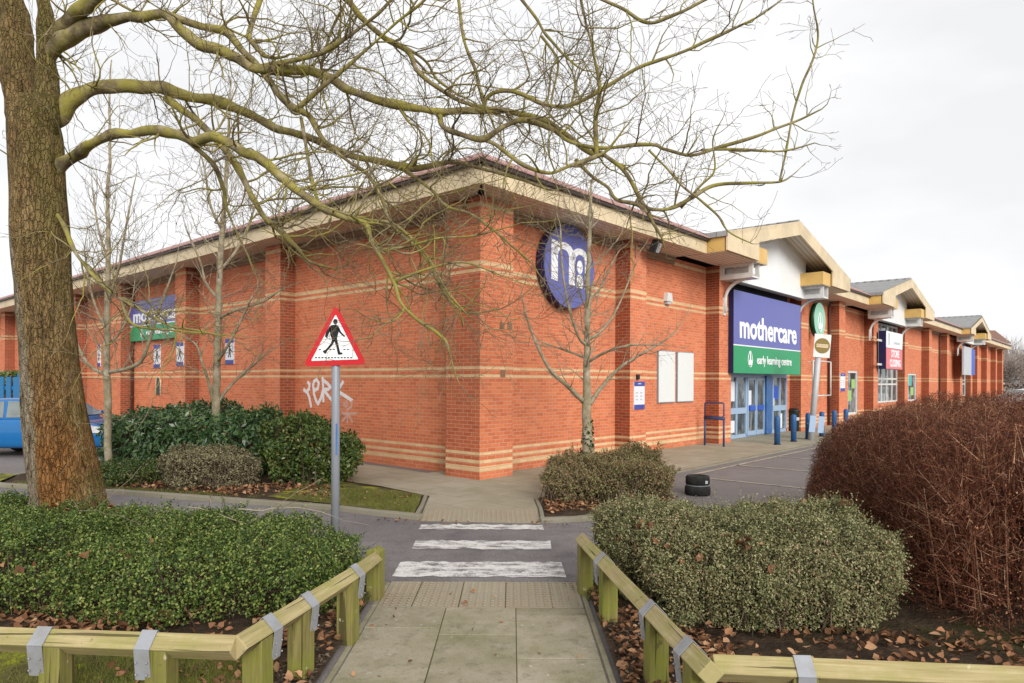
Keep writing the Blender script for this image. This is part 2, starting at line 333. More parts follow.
def timber_mat(name, a, b, g, uv):
    t = NT(name); v = t.coord('UV' if uv else 'Object'); g1 = (1.3, 34, 1) if uv else (30, 30, 1.3); g2 = (.8, 9, 1) if uv else (8, 8, .8)
    gr = t.noise(t.mapv(v, g1), 1.6, 6, .62, .5); gr2 = t.noise(t.mapv(v, g2), 1.7, 6, .6, .8); ob = t.coord()
    c = t.mix(t.ramp(gr, [(.35, 0.0), (.65, 1.0)]), a, b); c = t.mix(t.math('MULTIPLY', t.ramp(gr2, [(.45, 0.0), (.7, 1.0)]), .5), c, tuple(x * .62 for x in b))
    c = t.mix(t.ramp(t.noise(ob, 3.2, 6, .66), [(.44, 0.0), (.68, .75)]), c, g)
    crack = t.ramp(t.noise(t.mapv(v, (.55, 16, 1) if uv else (16, 16, .55)), 1.3, 3, .5, .6), [(.355, 1.0), (.375, 0.0)]); c = t.mix(t.math('MULTIPLY', crack, .8), c, (.045, .035, .015))
    c = t.mix(t.ramp(t.noise(ob, 9, 4, .7), [(.64, 0.0), (.72, .75)]), c, (.10, .09, .035)); c = t.mix(t.ramp(t.noise(ob, 16, 2), [(.70, 0.0), (.74, .6)]), c, (.55, .5, .36))
    t.bump(t.math('SUBTRACT', gr, crack), .5, .006)
    return t.out(c, .85, .2)
M['rail'] = timber_mat('weathered_rail', (.47, .395, .22), (.33, .26, .12), (.27, .26, .075), True)
M['post'] = timber_mat('mossy_post', (.27, .235, .085), (.16, .135, .045), (.20, .225, .03), False)
def bark_mat():
    t = NT('plane_tree_bark'); v = t.coord(); sp = t.n('ShaderNodeSeparateXYZ'); t.k.new(v, sp.inputs[0])
    pl = t.noise(t.mapv(v, (9, 9, 1.5)), 2.0, 9, .7, .6); fine = t.noise(t.mapv(v, (34, 34, 7)), 1.3, 6, .68, .3); big_ = t.noise(v, 1.7, 5, .6)
    c = t.ramp(pl, [(.30, (.05, .034, .017)), (.43, (.20, .135, .058)), (.56, (.33, .225, .10)), (.74, (.47, .36, .19))])
    c = t.mix(.55, c, t.ramp(fine, [(.3, .45), (.5, 1.0), (.72, 1.55)]), 'MULTIPLY')
    u = t.math('ADD', t.math('ADD', sp.outputs[0], t.math('MULTIPLY', sp.outputs[2], .145)), t.math('MULTIPLY', t.noise(t.mapv(v, (1, 1, .5)), 3.0, 5), .34)); u = t.math('ADD', u, -.06)
    # a broad rust-coloured stain on the lower middle, pale flaking bark on one side, green algae on the other
    rust = t.math('MULTIPLY', t.ramp(u, [(.28, 0.0), (.36, 1.0), (.60, 1.0), (.80, 0.0)]), t.ramp(t.math('ADD', t.math('MULTIPLY', sp.outputs[2], .33), t.math('MULTIPLY', big_, .3)), [(.50, .78), (.95, .10)]))
    c = t.mix(rust, c, t.mix(.6, t.ramp(pl, [(.3, (.08, .028, .008)), (.5, (.29, .115, .028)), (.72, (.45, .21, .07))]), t.ramp(fine, [(.3, .5), (.7, 1.4)]), 'MULTIPLY'))
    pale = t.ramp(u, [(.26, .9), (.34, 0.0)]); c = t.mix(pale, c, t.ramp(t.noise(t.mapv(v, (7, 7, 2.2)), 1.3, 6, .62, .8), [(.38, (.09, .065, .04)), (.44, (.28, .225, .15)), (.58, (.44, .37, .27)), (.72, (.25, .21, .12))]))
    c = t.mix(t.math('MULTIPLY', t.ramp(u, [(.58, 0.0), (.85, 1.0)]), t.ramp(t.noise(v, 4, 5), [(.35, 0.0), (.6, .7)])), c, (.15, .14, .025))
    c = t.mix(t.math('MULTIPLY', t.ramp(t.math('MULTIPLY', sp.outputs[2], .25), [(.5, 0.0), (.9, 1.0)]), t.ramp(t.noise(v, 3, 5), [(.42, 0.0), (.66, .5)])), c, (.19, .16, .06))
    vo = t.n('ShaderNodeTexVoronoi', feature='DISTANCE_TO_EDGE'); nd_ = t.n('ShaderNodeVectorMath', operation='ADD'); t.set(nd_.inputs[0], t.mapv(v, (27, 27, 8))); wn = t.n('ShaderNodeTexNoise'); t.set(wn.inputs['Vector'], v); wn.inputs['Scale'].default_value = 22; t.set(nd_.inputs[1], wn.outputs[1]); t.k.new(nd_.outputs[0], vo.inputs['Vector']); vo.inputs['Scale'].default_value = 1
    ck = t.ramp(vo.outputs[0], [(.0, 1.0), (.13, 0.0)]); c = t.mix(t.math('MULTIPLY', ck, t.math('MULTIPLY', t.ramp(t.noise(v, 5, 4), [(.48, 0.0), (.72, 1.0)]), .26)), c, (.04, .019, .009))
    t.bump(t.math('SUBTRACT', t.math('ADD', pl, t.math('MULTIPLY', fine, .7)), t.math('MULTIPLY', ck, .8)), 1.0, .06); return t.out(c, .92, .15)
M['bark'] = bark_mat()
def limb_mat(name, a, b, g, gm=.75):
    t = NT(name); v = t.coord(); n1 = t.noise(v, 6, 6, .65)
    c = t.ramp(n1, [(.3, tuple(x * .4 for x in a)), (.5, a), (.72, b)])
    c = t.mix(t.ramp(t.noise(v, 3.2, 5, .6), [(.40, 0.0), (.60, gm)]), c, g); c = t.mix(t.ramp(t.noise(v, 11, 3), [(.62, 0.0), (.7, .6)]), c, (.34, .29, .05))
    t.bump(t.noise(v, 30, 5, .7), .8, .012); return t.out(c, .9, .15)
M['limb'] = limb_mat('mossy_limb', (.19, .15, .085), (.42, .36, .24), (.31, .275, .055), .8)
M['sapling'] = limb_mat('grey_sapling_bark', (.22, .185, .135), (.40, .35, .27), (.20, .185, .08), .45)
M['palesapling'] = limb_mat('pale_sapling_bark', (.32, .27, .19), (.52, .46, .36), (.28, .25, .13), .4)
M['twig'] = leaf_mat('bare_twig', [(.1, (.09, .062, .048)), (.5, (.22, .165, .10)), (.9, (.27, .22, .11))], .85, .15)
M['twigpurple'] = leaf_mat('purple_twig', [(.1, (.08, .055, .05)), (.5, (.17, .125, .10)), (.9, (.28, .22, .15))], .85, .15)
# ------------------------------------------------------------------ ground, road, pavement
def sheet(name, poly, z, mat, kind='structure', label=None):
    mb = MB(); pts = [Vector((p[0], p[1], z)) for p in poly]
    n = sum(((pts[i] - pts[0]).cross(pts[(i + 1) % len(pts)] - pts[0]) for i in range(len(pts))), Vector())
    mb.face(pts if n.z > 0 else pts[::-1]); o = mb.build(name, mat); o['kind'] = kind; return o
gz = -0.03
sheet('ground', [(-500, -60), (500, -60), (500, 700), (-500, 700)], gz, M['asphalt'])
KERB_FAR = [(-19, 15.7), (-14, 13.9), (-9.2, 12.2), (-6.8, 11.5), (-5.0, 10.9), (-3.6, 10.45), (-2.6, 10.1), (-1.95, 9.75), (-1.3, 9.45)]
ISL = [(.40, 9.27), (.95, 9.38), (1.5, 9.62), (2.0, 9.95), (2.4, 10.4), (2.65, 10.95), (2.75, 11.6), (2.72, 12.3)]
NEARL = [(-1.16, 6.56), (-1.7, 7.0), (-2.5, 7.7), (-4.0, 8.45), (-5.8, 9.25), (-9, 10.5), (-14, 12.1), (-30, 16)]
NEARR = [(.66, 6.56), (1.3, 6.75), (2.3, 6.95), (2.75, 7.6), (2.75, 8.6), (3.2, 9.7), (4.6, 10.4), (12, 10.4)]
sheet('road', NEARL[::-1] + NEARR[:4] + [(3.4, 8.2), (3.3, 10.3), (2.7, 10.8)] + ISL[::-1][2:] + KERB_FAR[::-1] + [(-30, 19.5)], gz + .004, M['road'])
# car-park bay lines
ml = MB()
for s0 in (3.4, 5.9, 8.4, 10.9, 13.4, 15.9, 18.4, 20.9):
    a, b = WR(s0, 2.55 if s0 > 3.5 else 2.9, gz + .008), WR(s0, 6.6, gz + .008); w = R * .05
    ml.face([a - w, b - w, b + w, a + w])
a, b = WR(3.4, 2.5, gz + .008), WR(21, 2.5, gz + .008); ml.face([a, a + NR * .1, b + NR * .1, b])
ml.build('bay_markings', M['bayline'])['kind'] = 'structure'
# zebra stripes on the road, worn edges
mz = MB()
for (yc, w, xa, xb) in ((7.0, .58, -1.17, .54), (8.04, .44, -1.14, .46), (9.02, .32, -1.20, .42)):
    n = 26; top = []; bot = []
    for i in range(n + 1):
        x = xa + (xb - xa) * i / n
        top.append(Vector((x + random.uniform(-.01, .01), yc + w / 2 + random.uniform(-.05, .02) * (1 if w > .35 else 1.6), gz + .009))); bot.append(Vector((x, yc - w / 2 + random.uniform(-.012, .03), gz + .009)))
    for i in range(n): mz.face([bot[i], bot[i + 1], top[i + 1], top[i]])
mz.build('zebra_stripes', M['zebra'])['kind'] = 'structure'
# near footpath: single slabs with moss joints
mj = MB(); mj.box(-1.14, .62, -6, 6.55, -.2, -.0235); mj.build('path_bed', M['mossjoint'])['kind'] = 'structure'
mp = MB()
cols = [(-1.14, -.552), (-.548, .038), (.042, .62)]
for ci, (xa, xb) in enumerate(cols):
    y = 5.74; k = 0
    offs = [.48, .62, .18][ci]
    edges = [5.80]; yy = 5.80 - offs
    while yy > -5: edges.append(yy); yy -= .9 if ci == 1 else .88
    for a, b in zip(edges[1:], edges[:-1]):
        if b - a < .02: continue
        dz = random.uniform(-.004, .004)
        mp.box(xa + random.uniform(0, .003), xb - random.uniform(0, .003), a + .003, b - .003, -.1, -.02 + dz)
o = mp.build('footpath', M['slab'], bevel=.004); o['kind'] = 'structure'
mt = MB()
def blisters(mb, o, ux, uy, nx, ny, cell, zf):
    for i in range(nx):
        for j in range(ny):
            c = Vector(o) + Vector(ux) * (i + .5) * cell + Vector(uy) * (j + .5) * cell
            mb.lathe(c, [(.021, 0), (.017, .0045), (.009, .0055), (0, .0056)], 7)
for xa, xb in ((-1.14, -.85), (-.845, -.45), (-.445, -.05), (-.045, .355), (.36, .62)):
    for ya, yb in ((5.805, 6.17), (6.175, 6.55)):
        mt.box(xa, xb - .004, ya, yb - .004, -.1, -.02 + random.uniform(-.002, .002))
blisters(mt, (-1.12, 5.82, -.0185), (1, 0, 0), (0, 1, 0), 26, 11, .066, 0)
mt.build('tactile_paving', M['tactile'])['kind'] = 'structure'
me_ = MB()
for x0 in (-1.2, .625):
    y = -5
    while y < 6.5:
        me_.box(x0 + .008, x0 + .048, y, min(y + .9, 6.53), -.15, -.02 + random.uniform(-.006, .006)); y += .905
me_.build('path_edging', M['edging'], bevel=.005)['kind'] = 'structure'
# far pavement: one sheet round the corner of the building, and its dropped crossing
pav = [WL(42, 1.85), WL(-.65, 1.85), Vector((-1.30, 10.2, 0)), Vector((.39, 10.2, 0)), WR(-.91, 2.1), WR(84, 2.1), WR(84, -.7), WR(-.0, -.75) + L * .75, WL(42, -.7)]
sheet('pavement', pav, 0, M['pave'])
mr = MB()
a0, a1, b0, b1 = Vector((-1.30, 10.2, 0)), Vector((.39, 10.2, 0)), Vector((-1.25, 9.40, -.02)), Vector((.40, 9.26, -.02))
mr.face([b0, b1, a1, a0]); mr.face([b0 - UP * .1, b1 - UP * .1, b1, b0])
nx, ny = 24, 11
for i in range(nx):
    for j in range(ny):
        u, v = (i + .5) / nx, (j + .5) / ny * .9
        c = (b0.lerp(b1, u)).lerp(a0.lerp(a1, u), v); mr.lathe(c - UP * .001, [(.021, 0), (.016, .005), (0, .006)], 6)
mr.build('dropped_crossing', M['tactile'])['kind'] = 'structure'
def kerb(name, pts, w, zt, zb, mat=M['kerb'], piece=.9, edge=1):
    mb = MB(); pts = [Vector((p[0], p[1], 0)) for p in pts]
    for a, b in zip(pts[:-1], pts[1:]):
        d = (b - a); ln = d.length; d.normalize(); nrm = Vector((-d.y, d.x, 0)) * edge
        n = max(1, round(ln / piece))
        for i in range(n):
            q = a + d * ln * i / n; mb.obox(q + d * .004 + UP * zb, d * (ln / n - .008 + .01), nrm * w, UP * (zt - zb + random.uniform(-.006, .006)))
    o = mb.build(name, mat, bevel=.012); o['kind'] = 'structure'; return o
kerb('kerb', KERB_FAR, .13, .045, -.2)
kerb('kerb', ISL, .13, .04, -.2)
kerb('kerb', [(-1.30, 9.5), (-1.32, 10.3), (-1.38, 11.25)], .06, .03, -.1)
kerb('kerb', [(.40, 9.45), (.40, 10.2), (.37, 11.0)], .06, .03, -.1, edge=-1)
kerb('kerb', [WR(s, 2.1) for s in (2.55, 20, 50, 84)], .12, .006, -.2, edge=-1)
def bumpy(name, poly, z, mat, step=.12, amp=.03, seed=1):
    xs = [p[0] for p in poly]; ys = [p[1] for p in poly]; rs = np.random.RandomState(seed)
    ph = rs.rand(6, 3) * 6.28; k = rs.randn(6, 2) * 2.2
    def hh(x, y): return z + amp * sum(math.sin(k[i, 0] * x + k[i, 1] * y + ph[i, 0]) for i in range(6)) / 3
    import bmesh
    from mathutils.geometry import delaunay_2d_cdt
    pts = [Vector((p[0], p[1])) for p in poly]; n = len(pts)
    def inside(x, y):
        c = False
        for i in range(n):
            a, b = pts[i], pts[i - 1]
            if (a.y > y) != (b.y > y) and x < (b.x - a.x) * (y - a.y) / (b.y - a.y) + a.x: c = not c
        return c
    ext = []; x = min(xs)
    while x < max(xs):
        y = min(ys)
        while y < max(ys):
            q = (x + rs.uniform(-.3, .3) * step, y + rs.uniform(-.3, .3) * step)
            if inside(*q): ext.append(Vector(q))
            y += step
        x += step
    v, e, f, *_ = delaunay_2d_cdt(pts + ext, [(i, (i + 1) % n) for i in range(n)], [], 1, 1e-5)
    mb = MB(); mb.v = [(p.x, p.y, hh(p.x, p.y)) for p in v]
    for q in f: mb.f.append(tuple(q)); mb.m.append(0); mb.uv.append([(0, 0)] * len(q)); mb.sm.append(True)
    o = mb.build(name, mat); o['kind'] = 'structure'; return o
bumpy('planting_soil', [(p[0], p[1] + .13) for p in KERB_FAR[2:]] + [(-1.36, 9.6), (-1.38, 10.4), (-1.45, 11.2)] + [tuple(WL(s, 1.87)[:2]) for s in (-.5, 3, 8, 9.7)] + [(-9.5, 16.0), (-9.75, 13.6)], .02, M['soil'], .25, .015, 3)
bumpy('verge', [(-19, 15.85), (-14, 14.03), (-9.3, 12.36), (-9.75, 13.5), (-14, 15.0), (-19, 16.8)], .02, M['lawn'], .25, .015, 9)
kerb('kerb', [(-9.78, 13.5), (-9.55, 16.0), tuple(WL(9.75, 1.9)[:2])], .1, .03, -.2)
bumpy('mossy_lawn', [(-3.9, 10.95), (-2.62, 10.28), (-1.95, 9.93), (-1.38, 9.66), (-1.40, 10.4), (-1.47, 11.15), tuple(WL(.9, 1.95)[:2]), tuple(WL(2.2, 2.1)[:2])], .035, M['lawn'], .15, .012, 4)
bumpy('planting_soil', [(.47, 9.5), (.47, 10.2), (.42, 10.9)] + [tuple(WR(s, 2.16)[:2]) for s in (-.7, 1, 2.2)] + [(p[0] - .12, p[1] + .06) for p in ISL[::-1][:-1]], .02, M['soil'], .2, .015, 5)
bumpy('planting_soil', [(-1.22, 6.54), (-1.22, -4), (-14, -4), (-14, 11.9)] + NEARL[1:6][::-1], .012, M['soil'], .3, .018, 6)
bumpy('planting_soil', [(.69, 6.54), (.69, -4), (14, -4), (14, 10.3)] + NEARR[1:7][::-1], .012, M['soil'], .3, .018, 7)
bumpy('lawn', [(-1.9, 4.75), (-1.55, 4.2), (-1.3, 3.2), (-1.28, 1.0), (-8, 1.0), (-8, 5.1), (-4, 4.9)], .045, M['lawn'], .25, .015, 8)
# ------------------------------------------------------------------ the brick retail building
D = .44; EV = 5.45
bld = empty('retail_building', C0, 'long red brick retail building with cream striped brickwork and gabled shop entrances', 'building')
def wall_quad(mb, W, s0, s1, o, z0, z1, m=0, flip=False):
    pts = [W(s0, o, z0), W(s1, o, z0), W(s1, o, z1), W(s0, o, z1)]; uv = [(s0, z0), (s1, z0), (s1, z1), (s0, z1)]
    if flip: pts, uv = pts[::-1], uv[::-1]
    mb.face(pts, uv, m)
def wall_run(mb, W, s0, s1, o, z0, z1, holes, flip):
    ss = sorted({s0, s1, *[h[0] for h in holes], *[h[1] for h in holes]}); zs = sorted({z0, z1, *[h[2] for h in holes], *[h[3] for h in holes]})
    for a, b in zip(ss[:-1], ss[1:]):
        for c, d in zip(zs[:-1], zs[1:]):
            if any(h[0] <= a + 1e-6 and b <= h[1] + 1e-6 and h[2] <= c + 1e-6 and d <= h[3] + 1e-6 for h in holes): continue
            wall_quad(mb, W, a, b, o, c, d, 0, flip)
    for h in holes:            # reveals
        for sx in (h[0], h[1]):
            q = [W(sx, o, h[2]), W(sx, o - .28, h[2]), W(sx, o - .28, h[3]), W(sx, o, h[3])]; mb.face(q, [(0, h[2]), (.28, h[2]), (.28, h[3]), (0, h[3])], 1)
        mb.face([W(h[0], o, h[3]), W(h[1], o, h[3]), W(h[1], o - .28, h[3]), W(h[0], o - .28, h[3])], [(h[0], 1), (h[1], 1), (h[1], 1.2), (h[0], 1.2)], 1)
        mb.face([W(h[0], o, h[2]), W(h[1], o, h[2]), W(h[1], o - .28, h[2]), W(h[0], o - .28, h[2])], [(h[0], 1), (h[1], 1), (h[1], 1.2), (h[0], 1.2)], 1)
SE = 80.3
ENT = [(11.36, 17.75, 0, 5.2), (29.1, 34.95, 0, 5.2), (54.4, 58.6, 0, 5.2)]
WIN = [(25.5, 27.15, 0.35, 2.45), (36.0, 40.3, .75, 2.45)]
mb = MB(); wall_run(mb, WR, .0, SE, -D, -.1, EV, ENT + WIN, False)
wall_quad(mb, lambda s, o, z: WR(SE, 0, z) + L * s, 0, 25, 0, -.1, EV, 0)
mb.build('brick_wall', [M['brick'], M['brick_shaded']], bld)
mb = MB(); wall_run(mb, WL, .0, 42, -D, -.1, EV, [], True); mb.build('brick_wall', [M['brick'], M['brick_shaded']], bld)
def pilaster(W, s0, s1, flip, corner=False):
    mb = MB(); o0 = -D - .01; front = 2 if corner and flip else 0
    wall_quad(mb, W, s0, s1, 0, -.1, EV, front, flip)
    for sx in (s0, s1):
        if corner and sx == s0: continue
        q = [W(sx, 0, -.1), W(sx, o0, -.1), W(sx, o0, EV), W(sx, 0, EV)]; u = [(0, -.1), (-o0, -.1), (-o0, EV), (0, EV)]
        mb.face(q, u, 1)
    return mb
RP = [(5.38, 6.16), (10.49, 11.36), (17.75, 18.6), (22.57, 23.45), (28.24, 29.1), (34.95, 35.8), (41.74, 42.6), (48.0, 48.85), (53.5, 54.4), (58.6, 59.5), (62.2, 63.0), (67.95, 68.8), (74.3, 75.1), (79.4, SE)]
LP = [(7.28, 8.04), (12.98, 13.75), (18.5, 19.36), (23.6, 24.5), (29.0, 29.9), (35.0, 35.9), (40.5, 41.3)]
a = pilaster(WR, 0, .95, False, True); b = pilaster(WL, 0, .95, True, True)
n = len(a.v); a.v += b.v; a.f += [tuple(i + n for i in f) for f in b.f]; a.m += b.m; a.uv += b.uv; a.sm += b.sm
tag(a.build('corner_pilaster', [M['brick'], M['brick_shaded'], M['brick_corner']], bld), 'brick pilaster wrapping the corner nearest the crossing')
for s0, s1 in RP: pilaster(WR, s0, s1, False).build('pilaster', [M['brick'], M['brick_shaded']], bld)
for s0, s1 in LP: pilaster(WL, s0, s1, True).build('pilaster', [M['brick'], M['brick_shaded']], bld)
OV = .6
GAB = [(14.08, 5.70, 7.27), (30.70, 5.78, 7.25), (55.2, 5.2, 7.15)]
# eaves: segments of the right side between the gables, and the whole left side
runs = []; p = -OV
for c, w, za in GAB: runs.append((p, c - w)); p = c + w
runs.append((p, SE + .5))
def eave_R(a, b, o0, o1, z0, z1): return (a, b)
TO, TZ = .26, .70                    # inner edge of the tile course: offset from the wall plane and height
for k, (a, b) in enumerate(runs):
    fa, gu, so, ti, cn = MB(), MB(), MB(), MB(), MB()
    fa.rbox(a if k else -OV, b, OV - .05, OV, EV, EV + .33); gu.rbox(a if k else -OV - .1, b, OV - .02, OV + .09, EV + .335, EV + .42)
    so.face([WR(a if k else -OV + .05, OV - .05, EV + .012), WR(b, OV - .05, EV + .012), WR(b, -D - .2, EV + .012), WR(a if k else D, -D - .2, EV + .012)])
    lo = lambda s: WR(s, OV + .11, EV + .425); hi = lambda s: WR(s, TO, EV + TZ)
    p0 = WR(-OV - .11, OV + .11, EV + .425) if k == 0 else lo(a); p1 = WR(-TO, TO, EV + TZ) if k == 0 else hi(a)
    ti.face([p0, lo(b), hi(b), p1]); ti.face([p0 - UP * .03, lo(b) - UP * .03, lo(b), p0])
    cn.rbox(max(a, .0), b, -D - .05, -D + .10, EV - .12, EV); cn.rbox(max(a, 0.), b, -D - .05, -D + .055, EV - .2, EV - .12)
    for q, nm, mt_ in ((fa, 'fascia', 'cream'), (gu, 'gutter', 'gutter'), (so, 'soffit', 'soffit'), (ti, 'tiled_eave', 'pinktile'), (cn, 'cornice', 'brownwood')): q.build(nm, M[mt_], bld)
fa, gu, so, ti, cn = MB(), MB(), MB(), MB(), MB()
fa.lbox(-OV + .05, 42, OV - .05, OV, EV, EV + .33); gu.lbox(-OV - .1, 42, OV - .02, OV + .09, EV + .335, EV + .42)
so.face([WL(-OV + .05, OV - .05, EV + .012), WL(D, -D - .2, EV + .012), WL(42, -D - .2, EV + .012), WL(42, OV - .05, EV + .012)])
q0, q1 = WL(-OV - .11, OV + .11, EV + .425), WL(-TO, TO, EV + TZ)
ti.face([WL(42, OV + .11, EV + .425), q0, q1, WL(42, TO, EV + TZ)]); ti.face([WL(42, OV + .11, EV + .395), q0 - UP * .03, q0, WL(42, OV + .11, EV + .425)])
cn.lbox(.0, 42, -D - .05, -D + .10, EV - .12, EV); cn.lbox(.0, 42, -D - .05, -D + .055, EV - .2, EV - .12)
for q, nm, mt_ in ((fa, 'fascia', 'cream'), (gu, 'gutter', 'gutter'), (so, 'soffit', 'soffit'), (ti, 'tiled_eave', 'pinktile'), (cn, 'cornice', 'brownwood')): q.build(nm, M[mt_], bld)
fr = MB(); z = EV + TZ - .003
fr.face([C0 + NR * TO + NL * TO + UP * z, WR(SE, TO, z), WR(SE, -42, z), WL(42, -.2, z), WL(42, TO, z)]); fr.build('flat_roof', M['felt'], bld)
GO = 1.15
for gi, (c, w, za) in enumerate(GAB):
    sl = (za - 6.0) / w; wi = 2.65 if gi < 2 else 2.4     # inner half-width between the eaves boxes
    rf = MB(); T = .13
    for sg in (-1, 1):
        A, B = (c, za), (c + sg * (w + .05), za - sl * (w + .05))
        q = [WR(A[0], GO + .05, A[1]), WR(B[0], GO + .05, B[1]), WR(B[0], -9, B[1]), WR(A[0], -9, A[1])]
        rf.prism(q, (0, 0, -T))
    n = 26
    for i in range(n): rf.lathe(WR(c, GO - i * .38, za - .02), [(.09, 0), (.09, .34)], 8, NR * -1)
    roof = rf.build('gable_roof', M['slate'], bld)
    bb = MB(); zi = lambda s: za - .46 - sl * abs(s - c); zo = lambda s: za - sl * abs(s - c); xi = wi + .85
    pts = [(c - w, EV + .03), (c - xi, EV + .03), (c - xi, zi(c - xi)), (c, za - .46), (c, za), (c - w, 6.0)]
    bb.prism([WR(s, GO, z_) for s, z_ in pts], NR * .05)
    pts = [(2 * c - s, z_) for s, z_ in pts]; bb.prism([WR(s, GO, z_) for s, z_ in pts], NR * .05)
    bb.build('barge_board', M['cream'], roof)
    st = MB()
    for sg in (-1, 1):
        q = [WR(c, GO - .01, za - T - .012), WR(c + sg * w, GO - .01, za - T - .012 - sl * w), WR(c + sg * w, .02, za - T - .012 - sl * w), WR(c, .02, za - T - .012)]
        st.face(q)
    st.build('sloping_soffit', M['soffit'], roof)
    gp = MB(); zb = 5.03; e = wi + .6; zt = lambda s: za - T - .02 - sl * abs(s - c)
    gp.prism([WR(c - e, .02, zb), WR(c + e, .02, zb), WR(c + e, .02, zt(c + e)), WR(c, .02, za - T - .02), WR(c - e, .02, zt(c - e))], NR * .28)
    gp.build('gable_panel', M['white'], roof)
    for sg in (-1, 1):
        ex = MB(); a, b = sorted((c + sg * wi, c + sg * (w - .02)))
        ex.rbox(a, b, -.1, GO - .04, EV + .02, 5.93); ex.build('eaves_box', M['ochre'], roof)
        up_ = MB(); up_.rbox(a + .01, b - .01, -.1, GO - .05, EV + .005, EV + .018); up_.build('box_soffit', M['soffit'], roof)
        hb = MB(); a, b = sorted((c + sg * (wi + .35), c + sg * (wi + .9))); z0, z1, o1 = 5.06, EV + .015, 1.02
        for s_ in (a, b - .07):
            for oo in (.0, o1 - .12): hb.rbox(s_, s_ + .07, oo, oo + .12, z0, z1)
            hb.rbox(s_ + .002, s_ + .068, .0, o1, z0 - .002, z0 + .10); hb.rbox(s_ + .002, s_ + .068, .0, o1, z1 - .1, z1 - .002)
        hb.rbox(a, b, .004, o1 - .004, z0 - .05, z0); hb.rbox(a + .2, a + .26, .1, o1 - .13, z0 + .09, z1 - .09)
        # curved strut that carries the box from the pilaster below
        mid = (a + b) / 2; arc = [WR(mid, .05, 4.05), WR(mid, .05, 4.45)] + [WR(mid, .05 + .75 * (1 - math.cos(t)), 4.45 + .58 * math.sin(t)) for t in [i * math.pi / 16 for i in range(1, 9)]]
        hb.tube(arc, .055, 8)
        hb.rbox(mid - .07, mid + .07, .0, .04, 3.95, 4.5)
        hb.build('hollow_bracket', M['whitemetal'], roof)
# downpipes
for W, s_, o_, zt in ((WL, 18.42, -D + .07, EV), (WR, 22.4, -D + .08, EV), (WR, 47.4, -D + .08, EV)):
    m_ = MB(); m_.tube([W(s_, o_, 0.02), W(s_, o_, zt - .25), W(s_, o_ + .02, zt - .02)], .055, 8)
    for z_ in (1.2, 3.0, 4.8): m_.tube([W(s_, o_, z_), W(s_, o_, z_ + .06)], .07, 8)
    m_.build('downpipe', M['pipe'], bld)
for s_, z_, o_ in ((.58, 1.98, 0), (.55, 2.92, 0), (.78, 2.93, 0)):
    m_ = MB(); m_.rbox(s_, s_ + .13, o_ - .01, o_ + .015, z_, z_ + .14)
    for k in range(4): m_.rbox(s_ + .01, s_ + .12, o_ + .015, o_ + .022, z_ + .015 + k * .032, z_ + .03 + k * .032)
    m_.build('air_vent', M['brownwood'], bld)
# arched niche in the left wall
m_ = MB(); c = 16.17; pts = [WL(c - .16, -D, 1.36), WL(c + .16, -D, 1.36)] + [WL(c + .16 * math.cos(t), -D, 1.8 + .16 * math.sin(t)) for t in [i * math.pi / 8 for i in range(9)]]
m_.prism(pts, NL * .02); nk = m_.build('blocked_window', M['navygrey'], bld)
m_ = MB(); m_.tube([WL(c - .19, -D + .01, 1.34)] + [WL(c - .19, -D + .01, 1.8)] + [WL(c - .19 * math.cos(t), -D + .01, 1.8 + .19 * math.sin(t)) for t in [i * math.pi / 8 for i in range(1, 9)]] + [WL(c + .19, -D + .01, 1.34)], .025, 6); m_.build('window_surround', M['cream'], nk)
# shopfront of the first gable: recessed blue frames, doors, glass
SO = -.45
sf = MB(); s0, s1 = 11.36, 17.45
sf.rbox(s0, s1, SO - .05, SO, 0, .12); sf.rbox(s0, s1, SO - .06, SO + .02, 2.05, 2.2)
for s_ in (11.36, 12.1, 12.75, 13.55, 15.12, 15.98, 16.68, 17.36): sf.rbox(s_, s_ + .09, SO - .06, SO + .03, .12, 2.05)
front = sf.build('shopfront_frame', M['framepale'], bld)
m_ = MB(); m_.rbox(15.22, 15.75, SO - .06, SO + .10, .02, 2.12); m_.rbox(s0, s1, SO - .04, SO + .05, 2.2, 2.62); m_.build('blue_panel', M['frameblue'], front)
for a, b in ((11.45, 13.55), (15.98, 17.4)): m_ = MB(); m_.rbox(a, b, SO - .04, SO + .04, .82, 1.02); m_.build('mid_rail', M['framepale'], front)
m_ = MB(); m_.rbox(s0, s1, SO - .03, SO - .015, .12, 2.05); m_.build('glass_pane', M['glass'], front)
for a in (13.64, 14.4):
    m_ = MB(); b = a + .72
    for x in (a, b - .07): m_.rbox(x, x + .07, SO - .0, SO + .06, .05, 2.04)
    m_.rbox(a + .001, b - .001, SO + .002, SO + .058, .05, .2); m_.rbox(a + .001, b - .001, SO + .002, SO + .058, 1.96, 2.038); dl = m_.build('door_leaf', M['framepale'], bld)
    m_ = MB(); m_.rbox(a + .07, b - .07, SO + .022, SO + .034, .2, 1.96); m_.build('door_glass', M['glass'], dl)
    m_ = MB(); m_.rbox(a + .1, b - .1, SO + .06, SO + .085, .9, 1.08); m_.build('push_bar', M['brightblue'], dl)
m_ = MB()
for a, b, z0, z1 in ((12.25, 12.7, 1.25, 1.9), (13.75, 13.98, 1.1, 1.6), (16.1, 16.25, .95, 1.3), (12.25, 12.7, .2, .6), (16.75, 17.05, .15, .7)): m_.rbox(a, b, SO + .036 if 13.6 < a < 15 else SO - .012, SO + .04 if 13.6 < a < 15 else SO - .008, z0, z1)
m_.build('window_notice', M['paper'], front)
m_ = MB(); m_.rbox(16.15, 16.6, SO - .012, SO - .008, 1.25, 1.75); m_.build('window_notice', M['brightblue'], front)
